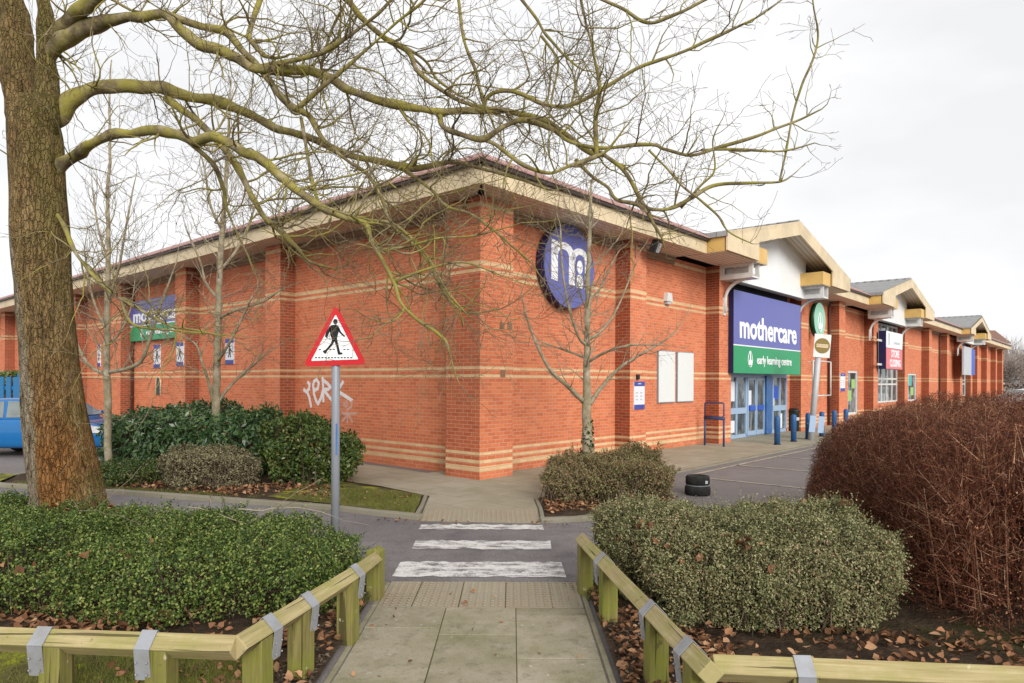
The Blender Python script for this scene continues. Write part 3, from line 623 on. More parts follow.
# brick return and backing behind the sign, dark louvre above it
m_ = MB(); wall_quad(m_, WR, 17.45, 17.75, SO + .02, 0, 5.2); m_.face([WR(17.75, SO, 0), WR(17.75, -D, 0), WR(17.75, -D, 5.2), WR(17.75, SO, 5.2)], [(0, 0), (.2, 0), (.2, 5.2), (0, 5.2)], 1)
m_.face([WR(11.36, SO, 0), WR(11.36, -D, 0), WR(11.36, -D, 5.2), WR(11.36, SO, 5.2)], [(0, 0), (.2, 0), (.2, 5.2), (0, 5.2)], 1); m_.build('entrance_reveal', [M['brick'], M['brick_shaded']], bld)
m_ = MB(); m_.rbox(11.36, 17.45, SO - .05, SO - .0, 2.62, 5.25)
for k in range(8): m_.rbox(11.4, 17.2, SO + .0, SO + .05, 4.45 + k * .09, 4.50 + k * .09)
m_.build('louvre', M['navygrey'], bld)
# second and third shop openings
for gi, (a, b, nb) in enumerate(((29.1, 34.95, 5), (54.4, 58.6, 3))):
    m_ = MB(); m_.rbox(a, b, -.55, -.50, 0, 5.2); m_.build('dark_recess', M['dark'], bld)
    m_ = MB(); w_ = (b - a) / nb
    for k in range(nb + 1): m_.rbox(max(a, a + k * w_ - .05), min(b, a + k * w_ + .05), -.46, -.38, .8, 5.1)
    for z_ in (.8, 1.75, 2.05, 4.2, 4.98): m_.rbox(a, b, -.455, -.385, z_, z_ + .09)
    fr_ = m_.build('shop_window', M['whitemetal'], bld)
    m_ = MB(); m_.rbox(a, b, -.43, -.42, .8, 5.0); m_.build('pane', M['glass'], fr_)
    m_ = MB(); wall_quad(m_, WR, a, b, -.44, 0, .8); m_.build('stall_riser', M['brick'], fr_)
for gi, (a, b, z0, z1) in enumerate(WIN):
    m_ = MB()
    for x in (a, b - .1): m_.rbox(x, x + .1, -D - .12, -D - .02, z0, z1)
    m_.rbox(a, b, -D - .118, -D - .022, z0, z0 + .1); m_.rbox(a, b, -D - .118, -D - .022, z1 - .1, z1)
    if gi: m_.rbox((a + b) / 2 - .04, (a + b) / 2 + .04, -D - .116, -D - .024, z0 + .1, z1 - .1)
    fr_ = m_.build('window', M['whitemetal'], bld)
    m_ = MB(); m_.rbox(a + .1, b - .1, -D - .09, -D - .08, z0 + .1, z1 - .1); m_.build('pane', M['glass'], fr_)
    if gi == 0:
        for zz, h_, mt_, x in ((1.6, .45, 'lime', 26.3), (1.0, .5, 'lime', 25.7), (1.65, .7, 'symbol', 26.2)):
            m_ = MB(); m_.rbox(x, x + .7 - .1 * (mt_ == 'lime'), -D - .075 + (.01 if mt_ == 'lime' else 0), -D - .07 + (.01 if mt_ == 'lime' else 0), zz, zz + h_); m_.build('window_poster', M[mt_], fr_)
    else:
        for zz, h_, mt_, x, w_ in ((1.7, .62, 'teal', 36.3, 3.0), (1.1, .5, 'lime', 39.0, .8), (.9, .6, 'paper', 37.0, 1.2)):
            m_ = MB(); m_.rbox(x, x + w_, -D - .075, -D - .07, zz, zz + h_); m_.build('window_poster', M[mt_], fr_)
# graffiti tag on the left wall: sprayed strokes following the wall
def spray(strokes, mat, rw, name, lab):
    mb = MB()
    for st in strokes:
        pts = []
        for x, y in st:
            px, py = 300 + x / 11.38, 370 + y / 11.38
            t = (px - 512) / F; A = C0 + NL * (-D + .002); s_ = (t * A.y - A.x) / (L.x - t * L.y); Y = A.y + s_ * L.y
            pts.append((s_, H - (py - hor(px)) / F * Y))
        for (a, za_), (b, zb_) in zip(pts[:-1], pts[1:]):
            dx, dz = b - a, zb_ - za_; ln = math.hypot(dx, dz) or 1; nx_, nz_ = -dz / ln * rw, dx / ln * rw; ex_, ez_ = dx / ln * rw * .6, dz / ln * rw * .6
            o_ = -D + .003 + random.random() * .002
            mb.face([WL(a - ex_ + nx_, o_, za_ - ez_ + nz_), WL(a - ex_ - nx_, o_, za_ - ez_ - nz_), WL(b + ex_ - nx_, o_, zb_ + ez_ - nz_), WL(b + ex_ + nx_, o_, zb_ + ez_ + nz_)])
    o = mb.build(name, mat, bld); o['label'] = lab
spray([[(45, 225), (75, 250), (105, 215), (110, 160), (90, 140)], [(85, 255), (110, 320), (128, 415)], [(150, 165), (160, 270), (185, 350), (208, 385), (235, 330), (262, 230)],
       [(160, 235), (205, 210), (215, 150), (190, 110), (160, 130), (150, 180)], [(258, 90), (265, 200), (268, 355)], [(255, 110), (310, 150), (348, 195), (320, 220), (270, 225), (320, 290), (370, 350)],
       [(375, 90), (380, 220), (385, 300)], [(490, 135), (450, 200), (400, 230), (470, 265), (560, 325), (595, 350)]], M['graff'], .046, 'graffiti', 'white sprayed letters YERK')
spray([[(500, 370), (520, 420), (545, 400), (530, 355), (500, 400)], [(595, 350), (585, 420), (540, 450), (540, 600)], [(480, 490), (560, 500), (640, 490)], [(545, 500), (600, 590)], [(545, 500), (490, 580)]], M['grafffaint'], .03, 'graffiti', 'faint pale sprayed figure beside the letters')
# ------------------------------------------------------------------ lettering
def text_obj(name, body, W, s_at, o_at, z_at, height, width, mat, parent, bold=.0, right=True, depth=.012):
    cu = bpy.data.curves.new(name, 'FONT'); cu.body = body; cu.size = 1; cu.extrude = .01; cu.offset = bold; cu.resolution_u = 3
    tmp = bpy.data.objects.new('tmp', cu); col.objects.link(tmp); bpy.context.view_layer.update()
    me = bpy.data.meshes.new_from_object(tmp.evaluated_get(bpy.context.evaluated_depsgraph_get())); bpy.data.objects.remove(tmp)
    xs = [v.co.x for v in me.vertices]; x0, x1 = min(xs), max(xs); org = wloc(parent) if parent else Vector()
    xdir = R if W is WR else -L; nrm = NR if W is WR else NL
    base = W(s_at, o_at, z_at)
    for v in me.vertices:
        p = base + xdir * ((v.co.x - x0) / (x1 - x0) * width) + UP * (v.co.y * height) + nrm * ((v.co.z + .01) / .02 * depth)
        v.co = p - org
    me.materials.clear(); me.materials.append(mat); o = bpy.data.objects.new(name, me); col.objects.link(o); o.parent = parent; return o
def emblem(W, c, o, z, sc, mat, parent, sgn=1):      # small seated figure in an egg outline
    mb = MB(); q = lambda x, y, oo=0: W(c + x * sc * sgn, o + oo, z + y * sc); nrm = NR if W is WR else NL
    mb.tube([q(.42 * math.cos(t) * (1 - .35 * max(0, math.sin(t))), .62 * math.sin(t)) for t in [i * math.pi / 12 for i in range(25)]], .035 * sc, 5, False)
    mb.prism([q(-.30, -.45), q(.30, -.45), q(.26, -.12), q(.10, -.02), q(.06, .5), q(0, .58), q(-.06, .5), q(-.10, -.02), q(-.26, -.12)], nrm * .012)
    return mb.build('emblem', mat, parent)
def store_sign(W, s_left, s_right, z0, zd, z1, o0, o1, label, sgn):
    B = (MB().rbox if W is WR else MB().lbox)
    a, b = sorted((s_left, s_right)); rt = empty('shop_sign', W((a + b) / 2, o0, z0), label, 'sign')
    f = 'rbox' if W is WR else 'lbox'
    m_ = MB(); getattr(m_, f)(a, b, o0, o1 - .006, z0, z1); m_.build('sign_tray', M['blueedge'], rt)
    m_ = MB(); getattr(m_, f)(a + .005, b - .005, o1 - .005, o1, zd + .02, z1 - .005); m_.build('blue_panel', M['blue'], rt)
    m_ = MB(); getattr(m_, f)(a + .005, b - .005, o1 - .005, o1, z0 + .005, zd - .02); m_.build('green_panel', M['green'], rt)
    m_ = MB(); getattr(m_, f)(a + .005, b - .005, o1 - .005, o1 + .002, zd - .018, zd + .018); m_.build('dividing_strip', M['signwhite'], rt)
    return rt
sg = store_sign(WR, 11.13, 17.16, 2.17, 3.06, 4.78, .02, .18, 'large blue and green shop sign above the glazed entrance doors', 1)
text_obj('lettering', 'mothercare', WR, 11.58, .18, 3.32, 1.02, 5.12, M['signwhite'], sg, .028)
text_obj('lettering', 'early learning centre', WR, 12.98, .18, 2.50, .40, 3.2, M['signwhite'], sg, .012)
emblem(WR, 12.42, .185, 2.64, .42, M['signwhite'], sg)
sg2 = store_sign(WL, 18.42, 13.3, 3.30, 3.85, 4.76, -D, -D + .14, 'blue and green sign high on the side wall behind the young bare trees', -1)
text_obj('lettering', 'mothercare', WL, 18.1, -D + .14, 3.98, .66, 4.6, M['signwhite'], sg2, .025)
text_obj('lettering', 'early learning centre', WL, 16.9, -D + .14, 3.5, .26, 2.9, M['signwhite'], sg2, .01)
emblem(WL, 17.3, -D + .145, 3.57, .25, M['signwhite'], sg2, -1)
# round logo sign near the corner
LO = -.20; lc = (sR(569.5, LO), 4.50); RR = .955
lg = empty('logo_sign', WR(lc[0], -D, lc[1]), 'big round blue disc sign with white m emblem near the wall corner', 'sign')
m_ = MB(); m_.lathe(WR(lc[0], -D, lc[1]), [(RR * .98, 0), (RR, .02), (RR, D + LO - .01), (RR * .99, D + LO)], 56, NR); m_.build('sign_drum', M['blueedge'], lg)
OD = LO + .005
m_ = MB(); m_.lathe(WR(lc[0], OD - .004, lc[1]), [(RR * .985, 0), (RR * .985, .006)], 56, NR, smooth=False); m_.build('sign_face', M['blue'], lg)
def lq(x, y): return WR(lc[0] + (x - 255) / 127 * RR, OD + .003, lc[1] - (y - 345) / 220 * RR)
m_ = MB()
def arch(mb, xa, xb, yb, ytop, xo, thick, left=None):
    pass
def lpoly(pts): m_.prism([lq(*p) for p in pts], NR * .012)
lpoly([(162, 222), (192, 228), (192, 432), (162, 428)])
n = 10
def archband(x0, x1, xi0, xi1, yc, yt, yti, y1):
    o_ = [(x0 + (x1 - x0) * (.5 - .5 * math.cos(t)), yc - (yc - yt) * math.sin(t)) for t in [math.pi * i / n for i in range(n + 1)]]
    i_ = [(xi0 + (xi1 - xi0) * (.5 - .5 * math.cos(t)), yc - (yc - yti) * math.sin(t)) for t in [math.pi * i / n for i in range(n + 1)]]
    for a, b, c, d in zip(o_[:-1], o_[1:], i_[1:], i_[:-1]): lpoly([a, b, c, d])
    lpoly([o_[-1], i_[-1], (i_[-1][0], y1), (o_[-1][0], y1)])
archband(170, 277, 192, 248, 300, 225, 262, 440)
archband(255, 352, 279, 330, 310, 238, 272, 452)
lpoly([(303 + 15 * math.cos(t), 338 + 36 * math.sin(t)) for t in [i * math.pi / 8 for i in range(16)]])
lpoly([(286, 448), (286, 405)] + [(303 - 17 * math.cos(t), 405 - 28 * math.sin(t)) for t in [i * math.pi / 6 for i in range(1, 6)]] + [(320, 405), (320, 450)])
m_.build('emblem', M['signwhite'], lg)
# green oval sign beyond the entrance
GS = sR(819.5, .18)
gs = empty('round_sign', WR(GS, 0, 4.4), 'pale green round sign with white emblem beside the gable bracket', 'sign')
m_ = MB(); m_.lathe(WR(GS, 0, 4.40), [(.69, 0), (.69, .18)], 36, NR); m_.build('sign_drum', M['greendark'], gs)
m_ = MB(); m_.lathe(WR(GS, .182, 4.40), [(.685, 0), (.685, .006)], 36, NR); m_.build('sign_face', M['greenpale'], gs); emblem(WR, GS, .195, 4.3, .62, M['signwhite'], gs)
# white and red boxed sign of the second shop
bs = empty('closing_sign', WR(30.3, 0, 2.6), 'white and red boxed sign with navy side on the second gable', 'sign')
m_ = MB(); m_.rbox(28.75, 32.2, .1, .44, 2.58, 4.5); m_.build('sign_box', M['blueedge'], bs)
m_ = MB(); m_.rbox(28.76, 32.19, .442, .452, 3.66, 4.49); m_.build('white_panel', M['signwhite'], bs)
m_ = MB(); m_.rbox(28.76, 32.19, .442, .452, 2.59, 3.64); m_.build('red_panel', M['redsign'], bs)
text_obj('lettering', 'STORE', WR, 29.75, .452, 3.2, .52, 1.7, M['signwhite'], bs, .03); text_obj('lettering', 'CLOSING', WR, 29.45, .452, 2.72, .52, 2.3, M['signwhite'], bs, .03)
m_ = MB(); m_.rbox(29.15, 29.45, .452, .46, 3.8, 4.4); m_.rbox(30.3, 31.6, .452, .46, 3.88, 4.0); m_.build('faint_logo', M['greysign'], bs)
m_ = MB()
for s_ in (28.0, 32.2):
    for z_ in (2.75, 3.95): m_.rbox(s_, s_ + .75, .2, .26, z_, z_ + .1)
m_.build('fixing_bar', M['whitemetal'], bs)
ts = empty('blank_sign', WR(54.5, 0, 2.5), 'blank grey sign with bright blue end on the farthest gable', 'sign')
m_ = MB(); m_.rbox(52.3, 56.0, .28, .4, 2.5, 4.68); m_.build('grey_panel', M['greysign'], ts); m_ = MB(); m_.rbox(56.0, 57.7, .28, .41, 2.52, 4.6); m_.build('blue_panel', M['brightblue'], ts)
# notice boards, posters, alarm, floodlight
for (a, b), lab in (((7.49, 8.46), 'blank white notice board on the brick wall, the one nearer the round sign'), ((8.59, 9.61), 'blank white notice board on the brick wall, the one nearer the entrance')):
    t = empty('notice_board', WR((a + b) / 2, -D, 1.3), lab, 'notice board', 'blank notice boards on the front wall')
    m_ = MB(); m_.rbox(a, b, -D, -D + .045, 1.30, 2.77); m_.build('backing_frame', M['grey'], t)
    m_ = MB(); m_.rbox(a + .025, b - .025, -D + .046, -D + .054, 1.325, 2.745); m_.build('face', M['board'], t)
def poster(W, a, b, o, z0, z1, lab, kind):
    f = 'rbox' if W is WR else 'lbox'; t = empty('wall_poster', W((a + b) / 2, o, z0), lab, 'poster', 'blue and white wall posters')
    hh = z1 - z0; m_ = MB(); getattr(m_, f)(a, b, o, o + .02, z0, z1); m_.build('panel', M['paper'], t)
    m_ = MB(); getattr(m_, f)(a + .001, b - .001, o + .021, o + .024, z1 - hh * .17, z1 - .001); m_.build('blue_band', M['posterblue'], t); m_ = MB(); getattr(m_, f)(a + .001, b - .001, o + .021, o + .024, z0 + .001, z0 + hh * .17); m_.build('blue_band', M['posterblue'], t)
    m_ = MB(); c = (a + b) / 2; w = b - a; q = lambda x, y: W(c + x * w, o + .021, z0 + y * hh); nrm = NR if W is WR else NL
    if kind == 'list':
        for i in range(2):
            for j in range(3):
                m_.prism([q(-.35 + i * .42, .62 - j * .12), q(-.15 + i * .42, .62 - j * .12), q(-.15 + i * .42, .57 - j * .12), q(-.35 + i * .42, .57 - j * .12)], nrm * .004)
        getattr(m_, f)(c - w * .15, c + w * .15, o + .0245, o + .027, z1 - hh * .1, z1 - hh * .06); m_.build('print', M['greysign'], t)
    else:
        rs = random.Random(kind)
        q = lambda x, y: W(c + x * w * .8, o + .021, z0 + (.06 + y * .88) * hh)
        def blob(x, y, r): m_.prism([q(x + r * math.cos(k) * .9, y + r * .45 * math.sin(k)) for k in [i * math.pi / 5 for i in range(10)]], nrm * .004)
        blob(-.02, .72, .12); lean = rs.uniform(-.12, .12)
        m_.prism([q(-.12, .66), q(.12, .66), q(.12 + lean, .45), q(-.12 + lean, .45)], nrm * .004)
        m_.prism([q(-.12 + lean, .45), q(0 + lean, .45), q(-.12 - lean, .24), q(-.24 - lean, .24)], nrm * .004); m_.prism([q(.0 + lean, .45), q(.12 + lean, .45), q(.25 + lean, .24), q(.13 + lean, .24)], nrm * .004)
        m_.prism([q(-.12, .64), q(-.1, .58), q(-.34, .46), q(-.36, .52)], nrm * .004)
        m_.build('print', M['symbol'], t)
poster(WR, 5.55, 6.06, 0, 1.19, 1.9, 'small blue and white notice on the brick pilaster by the white boards', 'list')
m_ = MB(); m_.rbox(5.66, 5.76, 0, .06, 1.95, 2.08); tag(m_.build('wall_socket', M['black'], origin=WR(5.7, 0, 2.0)), 'tiny black box fixed just above the blue and white pilaster notice', 'socket')
poster(WL, 21.95, 22.3, -D, 2.42, 3.32, 'poster with dark figure on the side wall, half hidden by the big trunk side', 3)
poster(WL, 19.85, 20.5, -D, 2.36, 3.27, 'side wall poster between the slim grey tree and the brown downpipe', 4)
poster(WL, 16.0, 16.56, -D, 2.30, 3.13, 'poster with black figure under the side wall sign, above the arched niche', 5)
poster(WL, 13.07, 13.6, 0, 2.33, 3.10, 'poster with black figure on the brick pilaster beside the side wall sign', 6)
poster(WL, 10.64, 11.17, -D, 2.37, 3.14, 'poster with black figure right of the second young tree, nearest the warning sign', 7)
al = empty('alarm_box', WR(8.0, -D, 4.1), 'small white alarm box on the bricks above the notice boards', 'alarm box')
m_ = MB(); m_.prism([WR(7.84, -D, 4.16), WR(8.16, -D, 4.16), WR(8.12, -D, 4.40), WR(7.88, -D, 4.40)], NR * .12); m_.build('cover', M['whitemetal'], al); m_ = MB(); m_.rbox(7.9, 8.1, -D, -D + .1, 4.08, 4.155); m_.build('strobe', M['greysign'], al)
fl = empty('floodlight', WR(5.75, 0, 5.3), 'black floodlight under the eaves beside the round sign', 'floodlight')
m_ = MB(); fc = WR(5.95, .38, 5.30); fd = (NR * .8 - UP * .35 + R * .3).normalized(); fu = fd.cross(R).normalized(); fs = fd.cross(fu).normalized()
m_.obox(fc - fs * .2 - fu * .15 - fd * .09, fs * .4, fu * .3, fd * .18); m_.build('housing', M['black'], fl, bevel=.015)
m_ = MB(); m_.obox(fc - fs * .17 - fu * .12 + fd * .092, fs * .34, fu * .24, fd * .006); m_.build('lens', M['lamp'], fl)
m_ = MB(); m_.tube([WR(5.75, 0, 5.34), WR(5.75, .2, 5.34), fc - fd * .1], .02, 6); m_.tube([WR(5.6, .02, 5.34), WR(5.6, .02, 5.0)], .012, 5); m_.build('bracket_arm', M['grey'], fl)
wf = MB(); q = [WR(18.95, .06, 1.35), WR(21.2, .06, 1.35), WR(21.2, .06, 2.75), WR(18.95, .06, 2.75)]
for a, b in zip(q, q[1:] + q[:1]): wf.tube([a, b], .03, 6)
for z_ in (1.4, 2.7): wf.tube([WR(19.0, -D, z_), WR(19.0, .06, z_)], .02, 5)
tag(wf.build('poster_frame', M['whitemetal'], origin=q[0]), 'empty white rectangular frame on the brick wall behind the leaning post', 'frame')
poster(WR, 22.7, 23.4, 0, 1.5, 2.3, 'pale poster on the brick pilaster before the lime poster window', 'list')
# ------------------------------------------------------------------ street furniture
# pedestrian crossing warning sign
SX, SY = -1.80, 7.0
ps = empty('pedestrian_sign', (SX, SY, -.02), 'red bordered triangle warning sign with walking figure on grey pole', 'road sign')
m_ = MB(); m_.lathe((SX, SY, -.1), [(.043, 0), (.043, 2.62), (.02, 2.64)], 16); m_.build('pole', M['grey'], ps)
m_ = MB(); a_ = math.radians(-62); m_.obox((SX + .0425 * math.cos(a_) - .008, SY + .0425 * math.sin(a_) - .004, 1.14), (.017, .007, 0), (.001, -.003, 0), (0, 0, .32)); m_.build('pole_label', M['frameblue'], ps)
ppm = F / SY; yf = SY - .055
def tq(x, y, dy=0): p = P(300 + x / 5.69, 300 + y / 5.69, yf); return Vector((p.x, yf - dy, p.z))
def rtri(v, rad, n=6):
    out = []; v = [Vector(x) for x in v]
    for i in range(3):
        a, b, c = v[i - 1], v[i], v[(i + 1) % 3]; u, w = (a - b).normalized(), (c - b).normalized()
        half = math.acos(u.dot(w)) / 2; d = rad / math.tan(half); cc = b + (u + w).normalized() * rad / math.sin(half)
        p0, p1 = b + u * d - cc, b + w * d - cc
        for k in range(n + 1): out.append(cc + (p0.lerp(p1, k / n)).normalized() * rad)
    return [(p.x, p.y) for p in out]
def scaled(v, k):
    cx = sum(p[0] for p in v) / 3; cy = sum(p[1] for p in v) / 3; return [Vector((cx + (p[0] - cx) * k, cy + (p[1] - cy) * k)) for p in v]
T0 = [(203, 22), (16, 378), (378, 366)]
m_ = MB(); m_.prism([tq(*p) for p in rtri([Vector(p) for p in T0], 18)], (0, .012, 0)); m_.build('red_plate', M['red'], ps)
m_ = MB(); m_.prism([tq(*p, .003) for p in rtri(scaled(T0, .745), 4)], (0, .002, 0)); m_.build('white_field', M['signwhite'], ps)
m_ = MB()
def tp(pts): m_.prism([tq(*p, .0055) for p in pts], (0, .002, 0))
tp([(201 + 13 * math.cos(t), 123 + 15 * math.sin(t)) for t in [i * math.pi / 8 for i in range(16)]])
tp([(180, 143), (206, 139), (222, 155), (219, 180), (210, 222), (183, 226), (172, 200), (168, 165)])
tp([(182, 143), (168, 150), (152, 176), (142, 208), (151, 216), (158, 208), (166, 185), (180, 165)])
tp([(214, 158), (220, 182), (252, 212), (256, 205), (232, 180), (224, 160)])
tp([(183, 220), (176, 246), (146, 284), (132, 288), (130, 293), (142, 307), (150, 302), (154, 291), (186, 256), (200, 226)])
tp([(192, 224), (210, 218), (217, 250), (228, 296), (243, 302), (240, 309), (222, 312), (216, 309), (206, 262)])
for k in range(9):
    x = 107 + k * 20
    if not 118 < x < 138 and not 200 < x < 232: tp([(x, 279), (x + 12, 279), (x + 12, 284), (x, 284)])
for k in range(12): x = 86 + k * 18.2; tp([(x, 325), (x + 11, 325), (x + 11, 331), (x, 331)])
m_.build('symbol', M['symbol'], ps)
m_ = MB()
for z_ in (2.13, 2.42): m_.box(SX - (.14 if z_ < 2.3 else .07), SX + (.14 if z_ < 2.3 else .07), SY - .044, SY - .034, z_, z_ + .035); m_.lathe((SX, SY, z_), [(.05, 0), (.05, .035)], 14)
m_.build('clamp', M['galv'], ps)
# leaning post with faded round sign
b_ = G(811, 441, gz); Yp = b_.y
b_.z = gz
lp = empty('leaning_post', b_, 'leaning grey post with faded olive round sign beyond the car park', 'road sign')
top = P(820, 334, Yp); m_ = MB(); m_.tube([b_, top], .095, 12); m_.build('post', M['palegrey'], lp)
ax = (top - b_).normalized(); sd = Vector((1, 0, 0)); sd = (sd - ax * sd.dot(ax)).normalized(); nn = sd.cross(ax).normalized()
if nn.y > 0: nn = -nn
cS = P(820.5, 346, Yp) + nn * .10
m_ = MB(); m_.obox(cS - sd * .27 - ax * .38, sd * .54, ax * .76, nn * .015); m_.build('white_plate', M['whitemetal'], lp)
m_ = MB(); m_.lathe(cS + nn * .017, [(.25, 0), (.25, .004)], 28, nn); m_.build('olive_disc', M['olive'], lp)
m_ = MB(); m_.obox(cS - sd * .19 - ax * .055 + nn * .022, sd * .38, ax * .11, nn * .004); m_.build('pale_bar', M['cream'], lp)
cu = bpy.data.curves.new('lettering', 'FONT'); cu.body = 'NO ENTRY'; cu.size = .085; cu.align_x = 'CENTER'; cu.align_y = 'CENTER'
tmp = bpy.data.objects.new('tmp', cu); col.objects.link(tmp); bpy.context.view_layer.update(); me = bpy.data.meshes.new_from_object(tmp.evaluated_get(bpy.context.evaluated_depsgraph_get())); bpy.data.objects.remove(tmp)
for v in me.vertices: v.co = cS + sd * (v.co.x * .85) + ax * v.co.y + nn * .0275 - b_
me.materials.clear(); me.materials.append(M['olive']); o = bpy.data.objects.new('lettering', me); col.objects.link(o); o.parent = lp
nb = empty('notice_plate', P(814, 432, Yp), 'pair of pale blue notice plates strapped low on the leaning post', 'notice')
for dx in (-.21, .07):
    m_ = MB(); c = P(814.5, 424, Yp) + nn * .11; m_.obox(c + sd * dx - ax * .27, sd * .2, ax * .54, nn * .012); m_.build('plate', M['framepale'], nb)
m_ = MB(); c = P(814.5, 424, Yp) - nn * .10; m_.obox(c - sd * .2 - ax * .02, sd * .45, ax * .04, nn * .207); m_.build('strap', M['galv'], nb)
# bollards
bo = None
for i, (px, py) in enumerate(((777.4, 444.6), (793.8, 441.6), (808.2, 438.8), (822, 436.4), (834.5, 433.8), (846, 431.6))):
    labs = ['blue steel bollard nearest the barrier hoop at the pavement edge', 'blue bollard second from the barrier hoop, left of the leaning post', 'blue bollard just left of the pale plates on the leaning post',
            'blue bollard just right of the pale plates on the leaning post', 'blue bollard partly behind the brown hedge, last but one of the row', 'blue bollard partly behind the brown hedge, farthest of the row']
    g = G(px, py)
    if bo is None:
        bo = empty('bollard', g); m_ = MB(); m_.lathe(g, [(.085, 0), (.085, .80), (.075, .84), (.045, .865), (0, .872)], 16); m_.build('post', M['bollard'], bo)
        m_ = MB(); m_.lathe(g, [(.105, 0), (.105, .02), (.09, .03)], 16); m_.build('base_ring', M['black'], bo); m_ = MB(); m_.lathe(g + UP * .3, [(.0865, 0), (.0865, .05)], 16); m_.build('reflective_band', M['steelblue'], bo); q = bo
    else: q = copy_tree(bo); q.location = g
    tag(q, labs[i], 'bollard', 'blue bollards along the pavement edge')
# barrier hoop
A, B = G(705, 445.2), G(724, 446.8); hp = empty('barrier_hoop', A, 'dark blue tubular barrier hoop beside the entrance pilaster', 'barrier'); d = B - A
m_ = MB()
m_.tube([A, A + UP * .78], .03, 8); m_.tube([B, B + UP * .78], .03, 8); m_.build('leg', M['steelblue'], hp)
m_ = MB(); up = [A + UP * .86, A + UP * 1.25, A + UP * 1.28 + d * .06, B + UP * 1.28 - d * .06, B + UP * 1.24, B + UP * .9, B + UP * .86 - d * .08, A + UP * .86]
m_.tube(up, .022, 8); m_.tube([A - d * .03 + UP * .82, B + d * .03 + UP * .82], .045, 8); m_.build('top_frame', M['steelblue'], hp)
# litter bin
g = G(794.5, 430.8); bn = empty('litter_bin', g, 'dark green litter bin in the recess right of the entrance doors', 'bin')
m_ = MB(); m_.lathe(g, [(.24, 0), (.26, .05), (.26, .72), (.27, .74)], 20); m_.build('body', M['greenbin'], bn); m_ = MB(); m_.lathe(g + UP * .745, [(.28, 0), (.28, .05), (.2, .13), (0, .15)], 20); m_.build('lid', M['black'], bn)
m_ = MB(); m_.obox(g + Vector((-.12, -.268, .42)), (.2, 0, 0), (0, .02, 0), (0, 0, .12)); m_.build('badge', M['greysign'], bn)
# squat black rubber post base on the tarmac
g = G(698, 494.5, gz); g.z = gz; tb = empty('rubber_post_base', g, 'squat black two-tier rubber post base standing alone on the tarmac', 'post base')
m_ = MB(); m_.lathe(g, [(.20, 0), (.215, .02), (.215, .12), (.20, .155)], 28); m_.build('lower_ring', M['tyre'], tb)
m_ = MB(); m_.lathe(g, [(.198, .156), (.203, .17), (.20, .175)], 28); m_.build('groove_band', M['grey'], tb)
m_ = MB(); m_.lathe(g, [(.19, .176), (.203, .20), (.20, .30), (.185, .325), (.14, .328), (.13, .29), (0, .285)], 28); m_.build('upper_ring', M['tyre'], tb)
m_ = MB(); a = math.radians(-62); m_.obox(g + Vector((.206 * math.cos(a) - .02, .206 * math.sin(a) - .008, .21)), (.045, .012, 0), (0, -.006, 0), (0, 0, .05)); m_.build('reflector', M['lamp'], tb)
# ------------------------------------------------------------------ knee-rail fences
HW = .072
def rail_piece(mb, a, b):       # square timber set on its edge
    a, b = Vector(a), Vector(b); d = (b - a).normalized(); s_ = Vector((-d.y, d.x, 0)).normalized(); u = d.cross(s_) * -1
    if u.z < 0: u = -u
    qa = [a, a + s_ * HW - u * HW, a - u * 2 * HW, a - s_ * HW - u * HW]; qb = [p + (b - a) for p in qa]
    ln = (b - a).length; o_ = random.random() * 5
    for i in range(4): mb.face([qa[i], qa[(i + 1) % 4], qb[(i + 1) % 4], qb[i]], [(o_, i * .13), (o_, i * .13 + .125), (o_ + ln, i * .13 + .125), (o_ + ln, i * .13)])
    mb.face(qa[::-1]); mb.face(qb)
def strap(mb, c, d, side):
    d = Vector(d).normalized(); s_ = Vector((-d.y, d.x, 0)).normalized(); e = .004; w = .044
    pts = [c - UP * (HW * 1.0) + s_ * (HW + e), c + UP * e * 1.4, c - UP * (HW * 1.0) - s_ * (HW + e)]
    lo1 = pts[0] - UP * .17; lo2 = pts[2] - UP * .17; ch = [lo1 - s_ * .02, pts[0], pts[1], pts[2], lo2 + s_ * .02]
    for p, q in zip(ch[:-1], ch[1:]):
        nrm = (q - p).cross(d).normalized()
        mb.prism([p - d * w, p + d * w, q + d * w, q - d * w], nrm * .004)
    for p, sg in ((lo1, 1), (lo2, -1)):
        for dz in (.035, .10):
            for dd in (-.03, .03): mb.lathe(p + UP * dz + d * dd + s_ * sg * .001, [(.006, 0), (.006, .005), (.003, .0075), (0, .008)], 8, s_ * sg)
def knee_fence(name, label, rails, posts, straps):
    f = empty(name, (rails[0][0][0], rails[0][0][1], 0), label, 'fence')
    for a, b in rails: m_ = MB(); rail_piece(m_, a, b); m_.build('rail', M['rail'], f, bevel=.006)
    for p in posts:
        (x, y, zt, ang) = p[:4]; hw = .062; ca, sa = math.cos(ang), math.sin(ang); u, v = Vector((ca, sa, 0)), Vector((-sa, ca, 0)); c = Vector((x, y, -.15)); lean = Vector(p[4]) if len(p) > 4 else Vector()
        m_ = MB(); cut = p[5] if len(p) > 5 else True
        if cut:     # V-notched top that cradles the rail
            zz = zt + .15; prof = [(-hw, 0), (hw, 0), (hw, zz - HW * 2 + hw), (0, zz - HW * 2), (-hw, zz - HW * 2 + hw)]
        else: zz = zt + .15; prof = [(-hw, 0), (hw, 0), (hw, zz - .03), (0, zz), (-hw, zz - .03)]
        m_.prism([c - u * hw + v * a_ + UP * b_ + lean * b_ for a_, b_ in prof], u * 2 * hw)
        m_.build('post', M['post'], f, bevel=.005)
    for (x, y, z_, dx, dy) in straps: m_ = MB(); strap(m_, Vector((x, y, z_)), (dx, dy, 0), 1); m_.build('strap', M['galv'], f)
    return f
